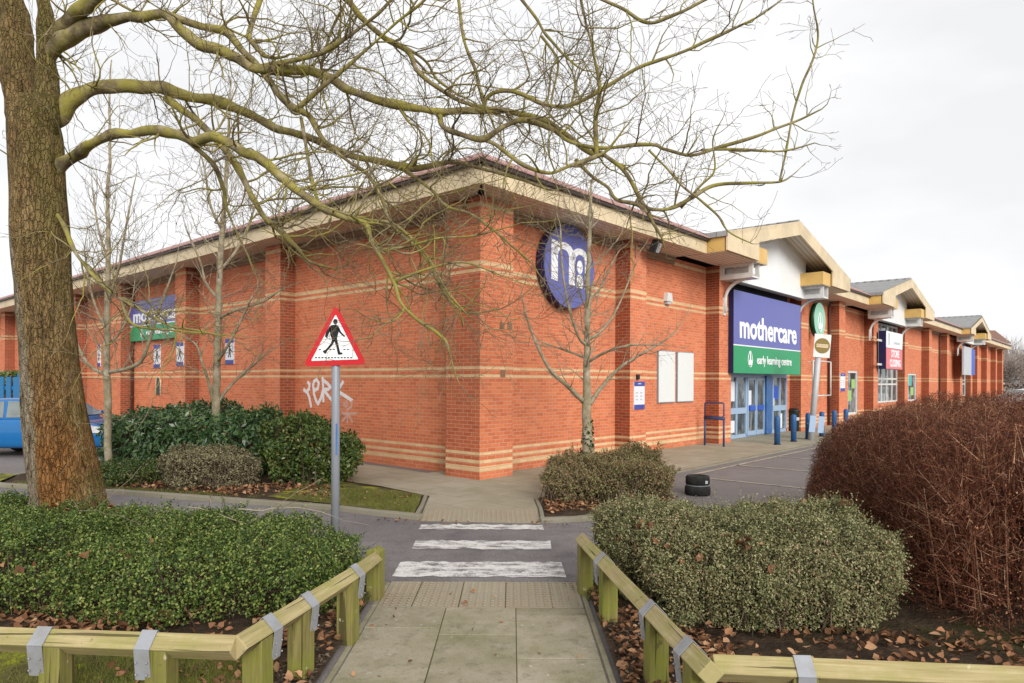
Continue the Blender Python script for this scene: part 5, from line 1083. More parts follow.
# limbs traced as (column, row, depth, half-width in pixels): each has its own real distance from the camera
LIMBS = [
 [(30, 160, 8.58, 11), (21, 118, 8.52, 16), (13, 60, 8.5, 18), (10, 0, 8.5, 17), (4, -90, 8.4, 13), (-10, -200, 8.2, 9)],
 [(41, 155, 8.58, 9), (45, 120, 8.47, 13), (47, 80, 8.45, 12.5), (45, 45, 8.45, 11), (41, 10, 8.45, 8), (36, -60, 8.5, 6), (45, -160, 8.7, 4)],
 [(43, 70, 8.55, 7), (52, 52, 8.47, 10), (63, 42, 8.4, 10.5), (78, 32, 8.3, 10.5), (99, 24, 8.2, 8.5), (142, 17, 8.0, 6.5), (165, 15, 7.95, 6.5), (180, 28, 7.9, 7), (202, 43, 7.9, 6.8), (232, 56, 7.9, 6.5), (256, 67, 7.9, 6.3), (295, 70, 8.0, 5.6), (323, 75, 8.0, 5.3), (351, 90, 8.0, 5), (383, 102, 8.1, 4.8), (411, 107, 8.1, 4.5), (439, 113, 8.2, 4.3), (460, 112, 8.2, 3.9), (499, 108, 8.3, 3.5), (520, 113, 8.3, 3.5), (540, 120, 8.3, 3.4), (561, 132, 8.3, 3), (585, 150, 8.3, 2.8), (596, 155, 8.3, 2.6)],
 [(43, 46, 8.55, 6), (54, 32, 8.42, 8), (75, 14, 8.2, 8), (97, -1, 8.0, 7.5), (140, -30, 7.8, 6), (200, -70, 7.6, 4)],
 [(165, 15, 7.95, 5), (200, 26, 8.0, 4.5), (224, 30, 8.1, 5), (240, 48, 8.0, 4.6), (258, 68, 7.95, 4.5), (277, 91, 7.9, 4), (295, 108, 7.8, 4.2), (309, 118, 7.8, 3), (323, 140, 7.7, 2.5), (345, 160, 7.6, 2), (368, 176, 7.6, 2), (382, 200, 7.5, 2), (392, 226, 7.5, 1.8), (424, 256, 7.4, 1.6), (441, 288, 7.4, 1.5), (464, 312, 7.4, 1.3), (500, 309, 7.4, .9)],
 [(42, 132, 8.6, 9), (57, 113, 8.58, 11), (71, 99, 8.57, 10), (90, 90, 8.6, 9), (120, 89, 8.7, 8.3), (161, 91, 8.8, 8), (187, 96, 8.9, 7.3), (210, 98, 9.0, 7), (232, 108, 9.0, 6), (256, 119, 9.1, 5.4), (288, 132, 9.1, 4.8), (316, 142, 9.2, 4.3), (340, 151, 9.2, 4.2), (365, 160, 9.2, 4), (397, 167, 9.3, 3.8), (418, 168, 9.3, 3.4), (453, 161, 9.3, 2.5), (480, 168, 9.2, 2), (515, 178, 9.2, 1.5), (548, 190, 9.1, 1)],
 [(40, 190, 8.65, 6), (56, 172, 8.55, 9), (72, 156, 8.4, 8.2), (90, 144, 8.1, 7), (120, 135, 7.9, 6.5), (150, 130, 7.7, 6.2), (172, 134, 7.6, 6), (191, 142, 7.5, 5.6), (214, 139, 7.4, 5.8), (235, 149, 7.3, 5.5), (260, 160, 7.2, 5.2), (281, 176, 7.2, 5), (298, 190, 7.1, 4.8), (319, 207, 7.1, 4.4), (340, 216, 7.0, 4), (365, 223, 7.0, 3.4), (372, 242, 7.0, 2.6), (382, 261, 7.0, 2.3), (393, 282, 7.0, 2), (405, 308, 6.9, 1.9), (441, 336, 6.9, 1.7), (449, 353, 6.9, 1.2)],
 [(165, 98, 8.85, 5), (202, 127, 8.7, 4.2), (225, 150, 8.6, 4), (240, 176, 8.5, 3.6), (260, 214, 8.4, 3.2), (276, 229, 8.4, 2.8), (296, 247, 8.3, 2.4), (309, 262, 8.3, 1.8), (330, 268, 8.2, 1.2)],
 [(189, 143, 7.5, 3), (212, 163, 7.7, 2.6), (222, 188, 7.9, 2.2), (226, 206, 8.0, 1.8), (236, 232, 8.1, 1.4), (250, 262, 8.2, 1)],
 [(48, 204, 8.6, 3), (64, 226, 8.35, 3), (73, 249, 8.1, 2.6), (88, 270, 8.0, 2.4), (106, 287, 7.9, 2.2), (121, 299, 7.8, 2), (135, 308, 7.8, 2), (153, 318, 7.7, 1.8), (173, 327, 7.6, 1.6), (200, 331, 7.5, 1.3), (222, 336, 7.5, .9)],
 [(121, 299, 7.8, 2), (128, 318, 7.8, 1.7), (140, 327, 7.8, 1.5), (175, 331, 7.8, 1.4), (205, 333, 7.8, 1.1), (225, 335, 7.8, .8)],
 [(295, 110, 7.8, 3.2), (333, 77, 7.6, 2.4), (365, 51, 7.5, 2), (393, 25, 7.4, 1.8), (425, -2, 7.2, 1.4), (470, -45, 7.0, 1)],
 [(260, 66, 7.9, 3), (305, 56, 7.8, 2.8), (340, 42, 7.7, 2.4), (369, 21, 7.6, 2), (391, -1, 7.5, 1.8), (420, -30, 7.4, 1.2)],
 [(330, -12, 7.7, 3), (347, 0, 7.8, 3.4), (361, 18, 7.9, 3.2), (383, 38, 8.0, 3), (407, 53, 8.0, 2.8), (416, 72, 8.0, 2.6), (439, 88, 8.1, 2.4), (463, 102, 8.2, 2.3), (485, 108, 8.25, 2)],
 [(383, 38, 8.0, 2.2), (402, 46, 8.1, 1.8), (425, 62, 8.2, 1.6), (436, 80, 8.3, 1.4), (458, 96, 8.3, 1.2)],
 [(439, 114, 8.2, 3.2), (442, 126, 8.1, 3.4), (460, 134, 8.0, 3.4), (481, 139, 8.0, 3.3), (500, 128, 7.9, 3), (522, 121, 7.9, 2.8), (550, 130, 7.9, 2.5), (568, 141, 7.9, 2.2), (596, 147, 7.9, 2.2), (649, 144, 7.8, 2.1), (663, 149, 7.8, 2), (691, 155, 7.7, 2), (723, 146, 7.7, 1.9), (761, 134, 7.6, 1.7), (796, 121, 7.6, 1.4), (821, 109, 7.5, 1)],
 [(481, 139, 8.0, 2.4), (494, 146, 8.0, 2.2), (522, 164, 7.9, 2.4), (547, 172, 7.8, 2.6), (571, 165, 7.8, 2.6), (596, 156, 7.8, 2.4)],
 [(480, 118, 8.3, 2), (487, 96, 8.2, 2.4), (508, 91, 8.1, 2.6), (540, 104, 8.0, 2.4), (556, 107, 8.0, 2.3), (578, 102, 7.9, 2.2), (603, 88, 7.8, 2.2), (638, 67, 7.7, 2), (677, 53, 7.6, 1.9), (719, 35, 7.5, 1.7), (754, 18, 7.4, 1.4), (790, -8, 7.3, 1)],
 [(596, 150, 8.0, 2.4), (617, 165, 7.9, 2.3), (628, 179, 7.9, 2.2), (638, 197, 7.9, 2.2), (648, 208, 7.8, 2.2), (670, 208, 7.8, 2.2), (691, 198, 7.7, 2.1), (712, 186, 7.7, 1.9), (747, 183, 7.6, 1.7), (779, 182, 7.6, 1.4), (791, 176, 7.6, .9)],
 [(779, 181, 7.6, 1.5), (786, 148, 7.6, 1.3), (793, 112, 7.6, 1.3), (802, 84, 7.5, 1.5), (812, 60, 7.5, 1.3), (817, 35, 7.5, 1.1), (812, 5, 7.4, .9), (808, -30, 7.4, .7)],
 [(700, 150, 7.7, 1.5), (726, 149, 7.7, 1.4), (779, 151, 7.6, 1.2), (814, 143, 7.5, .8)],
 [(596, 158, 7.9, 2.8), (594, 116, 7.9, 2.2), (598, 88, 7.8, 2), (591, 46, 7.8, 1.7), (582, 10, 7.7, 1.5), (572, -40, 7.6, 1.1)],
 [(456, -12, 8.2, 1.8), (457, 2, 8.2, 1.8), (462, 39, 8.2, 1.9), (474, 70, 8.2, 2), (481, 100, 8.25, 2.2)],
 [(575, 160, 7.9, 2.2), (590, 176, 7.8, 2), (606, 188, 7.8, 2), (615, 200, 7.8, 2), (640, 207, 7.8, 2), (655, 228, 7.7, 1.9), (662, 240, 7.7, 1.2)],
 [(680, 208, 7.8, 1.4), (700, 186, 7.7, 1.1), (714, 170, 7.6, 1.2), (712, 140, 7.6, .9), (722, 118, 7.6, .7)],
 [(648, 150, 7.8, 1.4), (668, 170, 7.7, 1.2), (682, 186, 7.7, 1.2), (700, 200, 7.6, 1.2), (718, 216, 7.6, 1.2), (728, 232, 7.5, 1), (752, 244, 7.5, .6)],
 [(300, 118, 7.8, 2), (318, 204, 7.5, 2), (340, 212, 7.4, 1.8), (366, 220, 7.3, 1.8), (397, 226, 7.2, 1.7), (427, 257, 7.2, 1.5), (446, 290, 7.1, 1.3), (470, 318, 7.1, .8)],
 [(400, 166, 9.3, 2), (430, 190, 9.0, 1.7), (446, 206, 8.8, 1.6), (470, 214, 8.7, 1.4), (500, 236, 8.6, 1.2), (530, 262, 8.5, .9)],
 [(382, 250, 7.2, 1.7), (410, 246, 7.1, 1.5), (440, 238, 7.0, 1.4), (470, 236, 7.0, 1.2), (505, 228, 6.9, .9)],
 [(393, 282, 7.0, 1.6), (430, 268, 7.0, 1.4), (462, 262, 7.0, 1.2), (492, 272, 7.0, .9)],
 [(509, -15, 8.0, 1.6), (522, 2, 8.0, 1.6), (536, 20, 8.0, 1.5), (545, 36, 8.0, 1.5), (566, 58, 7.9, 1.3), (578, 68, 7.9, 1)],
 [(590, -5, 7.9, 1.6), (620, 8, 7.8, 2), (645, 22, 7.7, 2), (668, 16, 7.6, 1.8), (700, 2, 7.6, 1.6), (730, -14, 7.5, 1)],
 [(540, 36, 8.0, 1.4), (556, 60, 8.0, 1.3), (552, 90, 8.0, 1.2), (549, 108, 8.0, 1.2)],
 [(350, -8, 8, 1), (330, 30, 8.6, 2), (322, 60, 8.4, 1.8), (320, 75, 8.1, 2)],
 [(262, -10, 8.4, 2.5), (252, 20, 8.3, 3), (246, 38, 8.1, 3), (262, 56, 8.0, 3)],
]
rs = random.Random(4); tot = 0
for li, lm in enumerate(LIMBS):
    path = smooth_path(lm, 6); kk = 1 if li < 2 else .9; pts = [P(x, y, Y) for x, y, Y, w in path]; rad = [max(.0045, w / F * Y * kk * oax(x)) for x, y, Y, w in path]
    ar = np.array([tuple(p) for p in pts]); wob = np.stack([snoise(ar, 5.5, 200 + li), snoise(ar, 5.5, 300 + li), snoise(ar, 5.5, 400 + li)], 1) + .6 * np.stack([snoise(ar, 14, 500 + li), snoise(ar, 14, 600 + li), snoise(ar, 14, 700 + li)], 1)
    am = np.minimum(np.array(rad) * .30, .022) * np.minimum(1, np.arange(len(pts)) / 6); pts = [p + Vector(w_) * a_ for p, w_, a_ in zip(pts, wob, am)]
    mb = MB(); ns_ = 14 if rad[0] > .05 else 8; mb.tube(pts, rad, ns_); va = np.array(mb.v); ce = np.repeat(np.array([tuple(p) for p in pts]), ns_, 0); fac = 1 + .13 * snoise(va, 9, 31) + .09 * snoise(va, 24, 32) + .16 * np.clip(snoise(va, 4, 33) - .9, 0, 1)
    mb.v = [tuple(x) for x in ce + (va - ce) * fac[:, None]]; limb = mb.build('limb', M['bark'] if li < 2 else M['limb'], big)
    tw = Twigs(); ln = sum((a - b).length for a, b in zip(pts[1:], pts[:-1]))
    nb_ = int(ln * (6.2 if rad[0] < .06 else 4.8)); 
    if li in (0, 1): nb_ = 5
    if path[-1][0] > 700: nb_ = int(nb_ * .75)
    for k in range(nb_):
        t = rs.random() ** .8; i = min(len(pts) - 2, max(2, int(t * (len(pts) - 1)))); d = (pts[i + 1] - pts[i - 1]).normalized()
        o = Vector((rs.gauss(0, .8), rs.gauss(0, .9), rs.gauss(0, .9) + .25)); o = (o - d * o.dot(d)).normalized()
        r = min(rad[i] * .55, rs.uniform(.006, .019)); lim = 1 if path[i][0] < 640 else .62; lim = .42 if path[i][0] > 740 else lim
        tw.grow(pts[i], d * .55 + o, rs.uniform(.45, 1.35) * lim, r, 2 if rs.random() < .7 else 1, rs, .2, (3.2, 3))
    d = (pts[-1] - pts[-3]).normalized(); tw.grow(pts[-1], d, .6 if path[-1][0] < 640 else .2, rad[-1] * .8, 2, rs, .1, (4, 3))
    tw.mb.build('twigs', [M['twig'], M['limb']], limb); tot += len(tw.mb.f)
print('twig faces', tot)
# young trees
def sapling(name, label, px, base_y, Y, trunk, branches, mat, seed, kids, tmat='twigpurple', lev=2, extra=None):
    rs = random.Random(seed); b = P(px, base_y, Y); b.z = 0; e = empty(name, b, label, 'tree', None)
    pts = [P(x, y, Y + dy) for x, y, dy, w in smooth_path(trunk, 4)]; rad = [max(.004, w / F * Y * oax(x) * .9) for x, y, dy, w in smooth_path(trunk, 4)]
    pts[0].z = min(pts[0].z, -.02); mb = MB(); mb.tube([p + Vector((rs.gauss(0, .006), 0, 0)) for p in pts], rad, 10); mb.build('trunk', M[mat], e)
    tw = Twigs(); lb = MB()
    for k in range(int(kids * 1.6)):      # side shoots off the leader
        i = rs.randint(len(pts) // 3, len(pts) - 2); d = (pts[i + 1] - pts[i]).normalized(); a = rs.uniform(0, 6.28); o = Vector((math.cos(a), math.sin(a), .35))
        tw.grow(pts[i], o + d * .5, rs.uniform(.5, 1.4), min(.014, rad[i] * .45), lev, rs, .35, (3, 3), .22)
    for br in branches:
        bp_ = smooth_path(br, 4); q = [P(x, y, Y + dy) for x, y, dy, w in bp_]; rr = [max(.004, w / F * Y * oax(x) * .85) for x, y, dy, w in bp_]; lb.tube(q, rr, 7)
        ln = sum((m - n).length for m, n in zip(q[1:], q[:-1]))
        for k in range(int(ln * kids / 3)):
            i = rs.randint(1, len(q) - 2); d = (q[i + 1] - q[i - 1]).normalized(); o = Vector((rs.gauss(0, .8), rs.gauss(0, .8), rs.gauss(.4, .7))); tw.grow(q[i], d * .7 + o * .8, rs.uniform(.3, .9), min(.010, rr[i] * .5), lev - 1, rs, .3, (3, 3), .22)
        tw.grow(q[-1], (q[-1] - q[-2]), .5, rr[-1] * .8, lev - 1, rs, .2, (3, 3), .2)
    lb.build('branches', M[mat], e); tw.mb.build('twigs', [M[tmat], M[mat]], e); return e
s1 = sapling('young_tree', 'young bare tree with ivy clad foot in front of the round logo sign', 587, 478, 12.5,
 [(588, 480, 0, 7.5), (588, 450, 0, 6.5), (587, 420, 0, 5.5), (587, 395, 0, 5), (586, 370, 0, 4), (587, 340, 0, 3.4), (587, 300, 0, 3), (588, 260, 0, 2.6), (589, 230, 0, 2.2), (590, 205, 0, 1.8), (590, 180, .1, 1.2)],
 [[(584, 402, 0, 3.2), (570, 388, -.2, 2.6), (552, 372, -.4, 2.2), (540, 352, -.5, 1.8), (530, 328, -.6, 1.4), (524, 310, -.7, 1)],
  [(590, 404, 0, 3), (604, 384, .2, 2.3), (622, 366, .3, 1.9), (645, 352, .4, 1.5), (668, 338, .5, 1), (682, 322, .5, .7)],
  [(586, 345, 0, 2), (578, 336, -.2, 1.7), (568, 305, -.4, 1.4), (562, 270, -.5, 1.2), (560, 230, -.5, .9)],
  [(588, 340, 0, 2), (602, 330, .3, 1.6), (616, 310, .4, 1.3), (628, 282, .5, 1), (636, 262, .5, .7)],
  [(588, 362, 0, 2), (606, 352, -.3, 1.6), (630, 345, -.5, 1.2), (655, 345, -.6, .8)], [(586, 358, 0, 1.8), (570, 352, .3, 1.4), (550, 345, .4, 1), (536, 340, .5, .7)],
  [(588, 300, 0, 1.6), (600, 288, .2, 1.2), (612, 262, .3, .9)]], 'palesapling', 12, 15, 'twigpale', 2)
rsv = np.random.RandomState(9); n = 300; zz_ = rsv.rand(n) ** .8 * 1.15; aa = rsv.rand(n) * 6.28; c = P(588, 450, 12.5); q = np.c_[c.x + np.cos(aa) * (.17 - .08 * zz_), c.y + np.sin(aa) * (.17 - .08 * zz_), zz_ + .1]
V, Fq = leaf_cards(q, np.c_[np.cos(aa), np.sin(aa), 0 * aa + .2], .05, .04, rsv, .9); np_obj('ivy', V, Fq, M['ivy'], s1)
sapling('young_tree', 'slim grey bare tree between the big trunk and the side wall sign', 107, 470, 14.0,
 [(108, 472, 0, 5), (108, 440, 0, 4.6), (108, 400, 0, 4.6), (107, 375, 0, 4.4), (107, 340, 0, 4), (107, 300, 0, 3.4), (108, 250, 0, 2.8), (107, 200, 0, 2.2), (109, 150, .1, 1.7), (108, 100, .2, 1.2), (110, 60, .2, .8)],
 [[(110, 372, 0, 3), (126, 369, -.2, 2.6), (140, 362, -.3, 2.4), (148, 345, -.4, 2.1), (156, 318, -.5, 1.7), (166, 290, -.6, 1.2), (176, 262, -.6, .8)],
  [(105, 374, 0, 3), (92, 368, .2, 2.4), (84, 358, .3, 2), (76, 340, .4, 1.6), (70, 310, .4, 1)], [(107, 330, 0, 2.2), (96, 308, .2, 1.8), (88, 280, .3, 1.4), (84, 250, .3, 1)],
  [(108, 300, 0, 2), (118, 270, -.2, 1.6), (124, 235, -.3, 1.4), (132, 190, -.3, 1)], [(108, 260, 0, 1.8), (98, 230, .3, 1.4), (92, 190, .4, 1)], [(108, 345, 0, 2), (120, 332, .3, 1.6), (130, 310, .4, 1.1), (134, 285, .4, .8)]], 'palesapling', 22, 17, 'twigpurple', 2)
sapling('young_tree', 'bare tree rising out of the laurel hedge beside the side wall sign', 215, 474, 14.2,
 [(216, 474, 0, 5.5), (216, 440, 0, 5), (216, 400, 0, 4.8), (217, 360, 0, 4.4), (218, 320, 0, 4), (219, 280, 0, 3.6), (221, 240, 0, 3.2), (224, 200, 0, 2.8), (226, 160, .1, 2.2), (228, 120, .2, 1.6), (230, 80, .2, 1)],
 [[(214, 404, 0, 2.4), (208, 380, -.2, 1.8), (202, 362, -.3, 1.6), (196, 345, -.3, 1.4), (182, 336, -.4, 1), (172, 330, -.4, .7)], [(218, 402, 0, 2.4), (232, 384, .2, 1.8), (252, 366, .3, 1.5), (268, 352, .3, 1.1)],
  [(217, 362, 0, 2.2), (228, 345, -.3, 1.8), (240, 322, -.4, 1.5), (252, 296, -.5, 1.1)], [(219, 300, 0, 2.2), (206, 284, .3, 1.7), (200, 262, .4, 1.4), (190, 240, .4, 1)],
  [(220, 270, 0, 2.2), (236, 250, .2, 1.8), (250, 220, .3, 1.4), (258, 190, .4, 1)], [(222, 230, 0, 2), (210, 206, -.3, 1.6), (204, 170, -.4, 1.2), (196, 140, -.4, .8)], [(219, 318, 0, 2), (236, 310, -.3, 1.6), (262, 302, -.5, 1.2), (280, 290, -.6, .8)]], 'palesapling', 32, 17, 'twigpurple', 2)
fb = Twigs(); rs = random.Random(77)
for (a_, b_, c_) in (((-3.3, 7.0, .60), (-1.9, 6.35, .60), .006), ((-2.75, 6.9, .6), (-1.75, 6.75, .62), .007), ((-4.6, 7.2, .62), (-3.9, 6.3, .60), .005)):
    a_, b_ = Vector(a_), Vector(b_); fb.grow(a_, b_ - a_, (b_ - a_).length, c_, 1, rs, .0, (2, 2), .22)
tag(fb.mb.build('fallen_twigs', [M['twigpale'], M['twigpale']], origin=(-2.8, 6.8, .6)), 'pale fallen twigs caught on top of the near left hedge', 'twigs', kind='stuff')
# ------------------------------------------------------------------ vehicles
def car(name, label, loc, rot, body, sc=1.0):
    e = empty(name, (0, 0, 0), label, 'car'); Lc = 3.95
    def loft(name, st, sec, mt_):      # st: stations (x, half width, z low, z high); sec: cross-section (width factor, height factor)
        mb = MB(); k = len(sec); full = sec + [(-a_, b_) for a_, b_ in sec[::-1]]; m_ = len(full)
        for x, w_, z0, z1 in st: mb.v += [(x, a_ * w_, z0 + b_ * (z1 - z0)) for a_, b_ in full]
        for i in range(len(st) - 1):
            for j in range(m_): q = i * m_ + j; r_ = i * m_ + (j + 1) % m_; mb.f.append((q, r_, r_ + m_, q + m_)); mb.m.append(0); mb.uv.append([(0, 0)] * 4); mb.sm.append(True)
        for f_ in (tuple(range(m_))[::-1], tuple((len(st) - 1) * m_ + j for j in range(m_))): mb.f.append(f_); mb.m.append(0); mb.uv.append([(0, 0)] * m_); mb.sm.append(True)
        o = mb.build(name, mt_, e); sb = o.modifiers.new('Subsurf', 'SUBSURF'); sb.levels = 2; sb.render_levels = 2; return o
    loft('body', [(-1.96, .62, .36, .70), (-1.94, .70, .28, .84), (-1.80, .78, .22, .92), (-1.2, .83, .20, .945), (-.3, .84, .20, .955), (.6, .84, .20, .96), (1.1, .83, .20, .955), (1.55, .79, .21, .87), (1.85, .70, .24, .76), (1.96, .60, .30, .62), (1.97, .55, .34, .56)],
         [(.80, 0), (.96, .06), (1.0, .30), (1.0, .55), (.985, .80), (.93, .97), (.80, 1.0)], body)
    loft('cabin', [(-1.84, .66, .85, .93), (-1.70, .68, .85, 1.16), (-1.45, .69, .85, 1.385), (-1.0, .70, .85, 1.455), (-.2, .71, .85, 1.475), (.35, .70, .85, 1.43), (.75, .70, .85, 1.22), (1.16, .70, .85, .95)],
         [(1.0, 0), (1.03, .12), (.98, .45), (.90, .80), (.80, .96), (.55, 1.0)], body)
    for sgn in (-1, 1):
        for win in ([(-1.55, .96), (-1.42, 1.27), (-.62, 1.38), (-.58, .98)], [(-.5, .98), (-.52, 1.385), (.28, 1.355), (.92, 1.0)]):
            g = MB(); q = []
            for x, z in win:
                t = (z - .92) / .5; q.append(Vector((x, sgn * (.722 - .115 * t * t - .01 * t), z)))
            g.prism(q, (0, sgn * .012, 0)); g.build('side_window', M['carglass'], e)
        h = MB(); h.box(-.95, -.75, min(sgn * .80, sgn * .84), max(sgn * .80, sgn * .84), .86, .89); h.build('door_handle', body, e)
        mr_ = MB(); mr_.box(.72, .90, min(sgn * .82, sgn * .98), max(sgn * .82, sgn * .98), .98, 1.10); mr_.build('wing_mirror', body, e, bevel=.03)
        hl_ = MB(); hl_.prism([Vector((1.60, sgn * .70, .62)), Vector((1.90, sgn * .60, .60)), Vector((1.84, sgn * .60, .74)), Vector((1.58, sgn * .70, .80))], (0, sgn * .09, 0)); hl_.build('headlight', M['lamp'], e)
        tl = MB(); tl.prism([Vector((-1.95, sgn * .62, .66)), Vector((-1.80, sgn * .76, .66)), Vector((-1.78, sgn * .74, .88)), Vector((-1.9, sgn * .62, .88))], (-.02, sgn * .03, 0)); tl.build('tail_light', M['red'], e)
    g = MB(); g.prism([Vector((1.06, -.62, .99)), Vector((1.06, .62, .99)), Vector((.50, .52, 1.385)), Vector((.50, -.52, 1.385))], (.03, 0, .03)); g.build('windscreen', M['carglass'], e)
    g = MB(); g.prism([Vector((-1.80, -.6, .96)), Vector((-1.80, .6, .96)), Vector((-1.60, .5, 1.27)), Vector((-1.60, -.5, 1.27))], (-.03, 0, .02)); g.build('rear_window', M['carglass'], e)
    for wx in (-1.22, 1.25):
        for sgn in (-1, 1):
            t = MB(); t.lathe((wx, sgn * .66, .31), [(.20, 0), (.30, .0), (.315, .04), (.315, .15), (.30, .19), (.2, .19)], 24, (0, sgn, 0)); w = t.build('wheel', M['tyre'], e)
            t = MB(); t.lathe((wx, sgn * .845, .31), [(.21, 0), (.20, .012), (.06, .0), (.05, .02), (0, .02)], 20, (0, sgn, 0)); t.build('rim', M['rim'], w)
    e.location = loc; e.rotation_euler = (0, 0, rot); e.scale = (sc,) * 3; return e
car('parked_car', 'bright blue hatchback parked behind the big tree trunk', (-11.95, 17.6, gz), 0.0, M['carpaint'], 1.0)
car('parked_car', 'silver car parked at the far right beyond the brown hedge', (32.9, 44.0, gz), math.radians(192), M['silver'], 1.05)
car('parked_car', 'grey silver car farther back, behind the silver car at the far right', (39.2, 52.0, gz), math.radians(185), M['silver'], 1.05)
# blue gate and dark shrub at the far left
ge = empty('blue_gate', (-19.6, 26.2, gz), 'blue upright-boarded gate at the far left edge', 'gate')
m_ = MB()
for k in range(9): m_.box(-21.2 + k * .27, -21.02 + k * .27, 26.15, 26.2, gz + .06, 1.98)
m_.build('boards', M['gate'], ge); m_ = MB(); m_.box(-21.2, -18.86, 26.2, 26.26, .3, .42); m_.box(-21.2, -18.86, 26.2, 26.26, 1.5, 1.62); m_.build('cross_rails', M['gate'], ge)
m_ = MB(); m_.box(-18.84, -18.7, 26.1, 26.3, gz, 2.1); m_.build('gate_post', M['gate'], ge)
hedge('dark_bush', 'dark evergreen bush showing over the blue gate', 'bush', [(-23, 27.2), (-20.0, 27.1), (-19.7, 28), (-20.5, 29), (-23, 29)], flat(2.6, .15), 'viburnum', 7000, .16, .08, .6, .15, 1.6, .5, 95, .8, 400)
# ------------------------------------------------------------------ far background at the right
def far_tree(label, x, y, h, w, seed):
    rs = random.Random(seed); e = empty('bare_tree', (x, y, gz), label, 'tree', 'bare trees beyond the far car park'); m_ = MB(); m_.tube([(x, y, gz), (x + .2, y, h * .4), (x, y, h * .75)], [.28, .2, .08], 7); m_.build('trunk', M['farscrub'], e)
    r2 = np.random.RandomState(seed); n = 900; u = r2.randn(n, 3); u /= np.linalg.norm(u, axis=1)[:, None]; rr = r2.rand(n, 1) ** .5
    q = np.array([x, y, h * .58]) + u * rr * np.array([w, w, h * .42]) * (1 + .25 * snoise(u, 3, seed)[:, None]); q[:, 2] = np.maximum(q[:, 2], .6)
    d = u + r2.randn(n, 3) * .5 + np.array([[0, 0, .6]]); d /= np.linalg.norm(d, axis=1)[:, None]; V, Fq = sticks(q - d * r2.uniform(.4, 1.4, n)[:, None], q + d * .6, .035, .012); np_obj('crown', V, Fq, M['farscrub'], e); return e
for i, (x, y, h, w, lab) in enumerate(((66, 92, 6.0, 3.2, 'first bare brown tree past the end wall of the brick building'), (73.5, 99, 7.5, 4.0, 'bare brown tree in the middle of the far right group'), (83, 108, 8.5, 4.5, 'bare brown tree cut by the right picture edge, far away'),
                                     (92, 128, 10, 5.5, 'taller hazy bare tree behind the far right group'), (101, 126, 9.5, 5, 'hazy bare tree at the back edge of the far right group'))): far_tree(lab, x, y, h, w, 300 + i)
hs = empty('far_house', (88, 130, gz), 'small brown roofed house showing above the far end of the roofline', 'house')
m_ = MB(); m_.box(84, 92.6, 128, 136, gz, 9.3); m_.build('wall', M['housebrown'], hs); m_ = MB()
m_.prism([Vector((83.6, 127.6, 9.3)), Vector((83.6, 136.4, 9.3)), Vector((83.6, 132, 12.0))], (9.4, 0, 0)); m_.build('roof', M['housebrown'], hs); m_ = MB(); m_.box(86, 87, 131.5, 132.5, 11.5, 13.0); m_.build('chimney', M['brick'], hs)
for i in range(3):
    m_ = MB(); m_.box(84.8 + i * 2.6, 86.2 + i * 2.6, 127.9, 127.99, 6.2, 7.9); m_.build('window', M['whitemetal'], hs)
fh = MB(); x = 55
hz_ = hedge('boundary_hedge', 'far brown boundary hedge behind the silver cars', 'hedge', [(58, 86), (120, 92), (120, 95), (58, 89)], flat(1.5, .2), 'farscrub', 9000, .45, .28, .8, .3, .6, .8, 97, .9, 500, tw_r=.02)
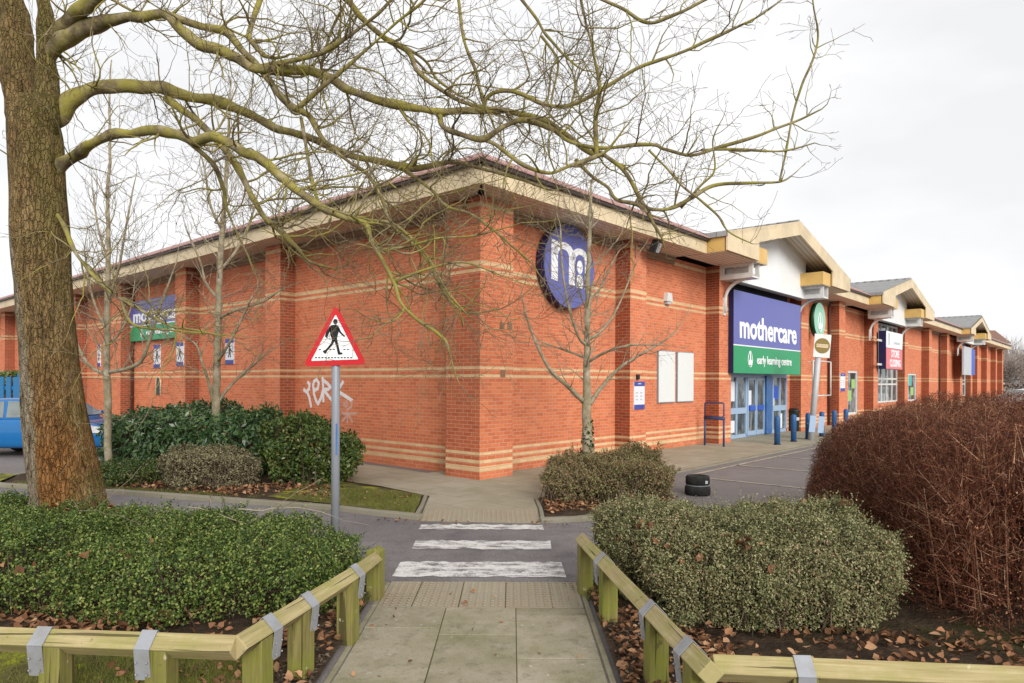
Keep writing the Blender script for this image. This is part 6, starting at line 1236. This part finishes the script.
# ------------------------------------------------------------------ camera, light, render
cam = bpy.data.cameras.new('Camera'); co = bpy.data.objects.new('Camera', cam); col.objects.link(co)
cam.sensor_width = 36; cam.lens = F / 1024 * 36; cam.shift_y = (CY - 341.5) / 1024; cam.clip_end = 2000; cam.clip_start = .05
co.location = (0, 0, H); co.matrix_world = Matrix.Translation((0, 0, H)) @ Matrix.Rotation(math.radians(90), 4, 'X') @ Matrix.Rotation(ROLL, 4, 'Z')
sc = bpy.context.scene; sc.camera = co
EL, AZ = math.radians(25), math.radians(160)       # sun behind the camera, veiled by cloud; AZ measured clockwise from +Y
w = bpy.data.worlds.new('World'); sc.world = w; w.use_nodes = True; nt = w.node_tree; bg = nt.nodes['Background']
sky = nt.nodes.new('ShaderNodeTexSky'); sky.sky_type = 'NISHITA'; sky.sun_disc = False; sky.sun_elevation = EL; sky.sun_rotation = AZ; sky.air_density = 1.0; sky.dust_density = 3.0; sky.ozone_density = 1
hsv = nt.nodes.new('ShaderNodeHueSaturation'); hsv.inputs['Saturation'].default_value = .06; nt.links.new(sky.outputs[0], hsv.inputs['Color'])
tc = nt.nodes.new('ShaderNodeTexCoord'); nz = nt.nodes.new('ShaderNodeTexNoise'); nz.inputs['Scale'].default_value = 2.2; nz.inputs['Detail'].default_value = 5
mp_ = nt.nodes.new('ShaderNodeMapping'); mp_.inputs[3].default_value = (1, 1, 2.5); nt.links.new(tc.outputs['Generated'], mp_.inputs[0]); nt.links.new(mp_.outputs[0], nz.inputs['Vector'])
rp = nt.nodes.new('ShaderNodeValToRGB'); rp.color_ramp.elements[0].position = .38; rp.color_ramp.elements[0].color = (5.2, 5.25, 5.35, 1); rp.color_ramp.elements[1].position = .62; rp.color_ramp.elements[1].color = (6.35, 6.35, 6.4, 1); nt.links.new(nz.outputs[0], rp.inputs[0])
mx = nt.nodes.new('ShaderNodeMix'); mx.data_type = 'RGBA'; mx.inputs[0].default_value = .85; nt.links.new(hsv.outputs[0], mx.inputs[6]); nt.links.new(rp.outputs[0], mx.inputs[7])
nt.links.new(mx.outputs[2], bg.inputs[0]); bg.inputs[1].default_value = .10
sl_ = bpy.data.lights.new('Sun', 'SUN'); sl_.energy = 1.5; sl_.angle = math.radians(28); sl_.color = (1, .96, .9); so_ = bpy.data.objects.new('Sun', sl_); col.objects.link(so_)
dv = Vector((math.sin(AZ) * math.cos(EL), math.cos(AZ) * math.cos(EL), math.sin(EL))); so_.rotation_euler = (-dv).to_track_quat('-Z', 'Y').to_euler()
vs = sc.view_settings; vs.view_transform = 'Standard'; vs.look = 'None'; vs.gamma = 1; vs.use_curve_mapping = False; vs.exposure = .86
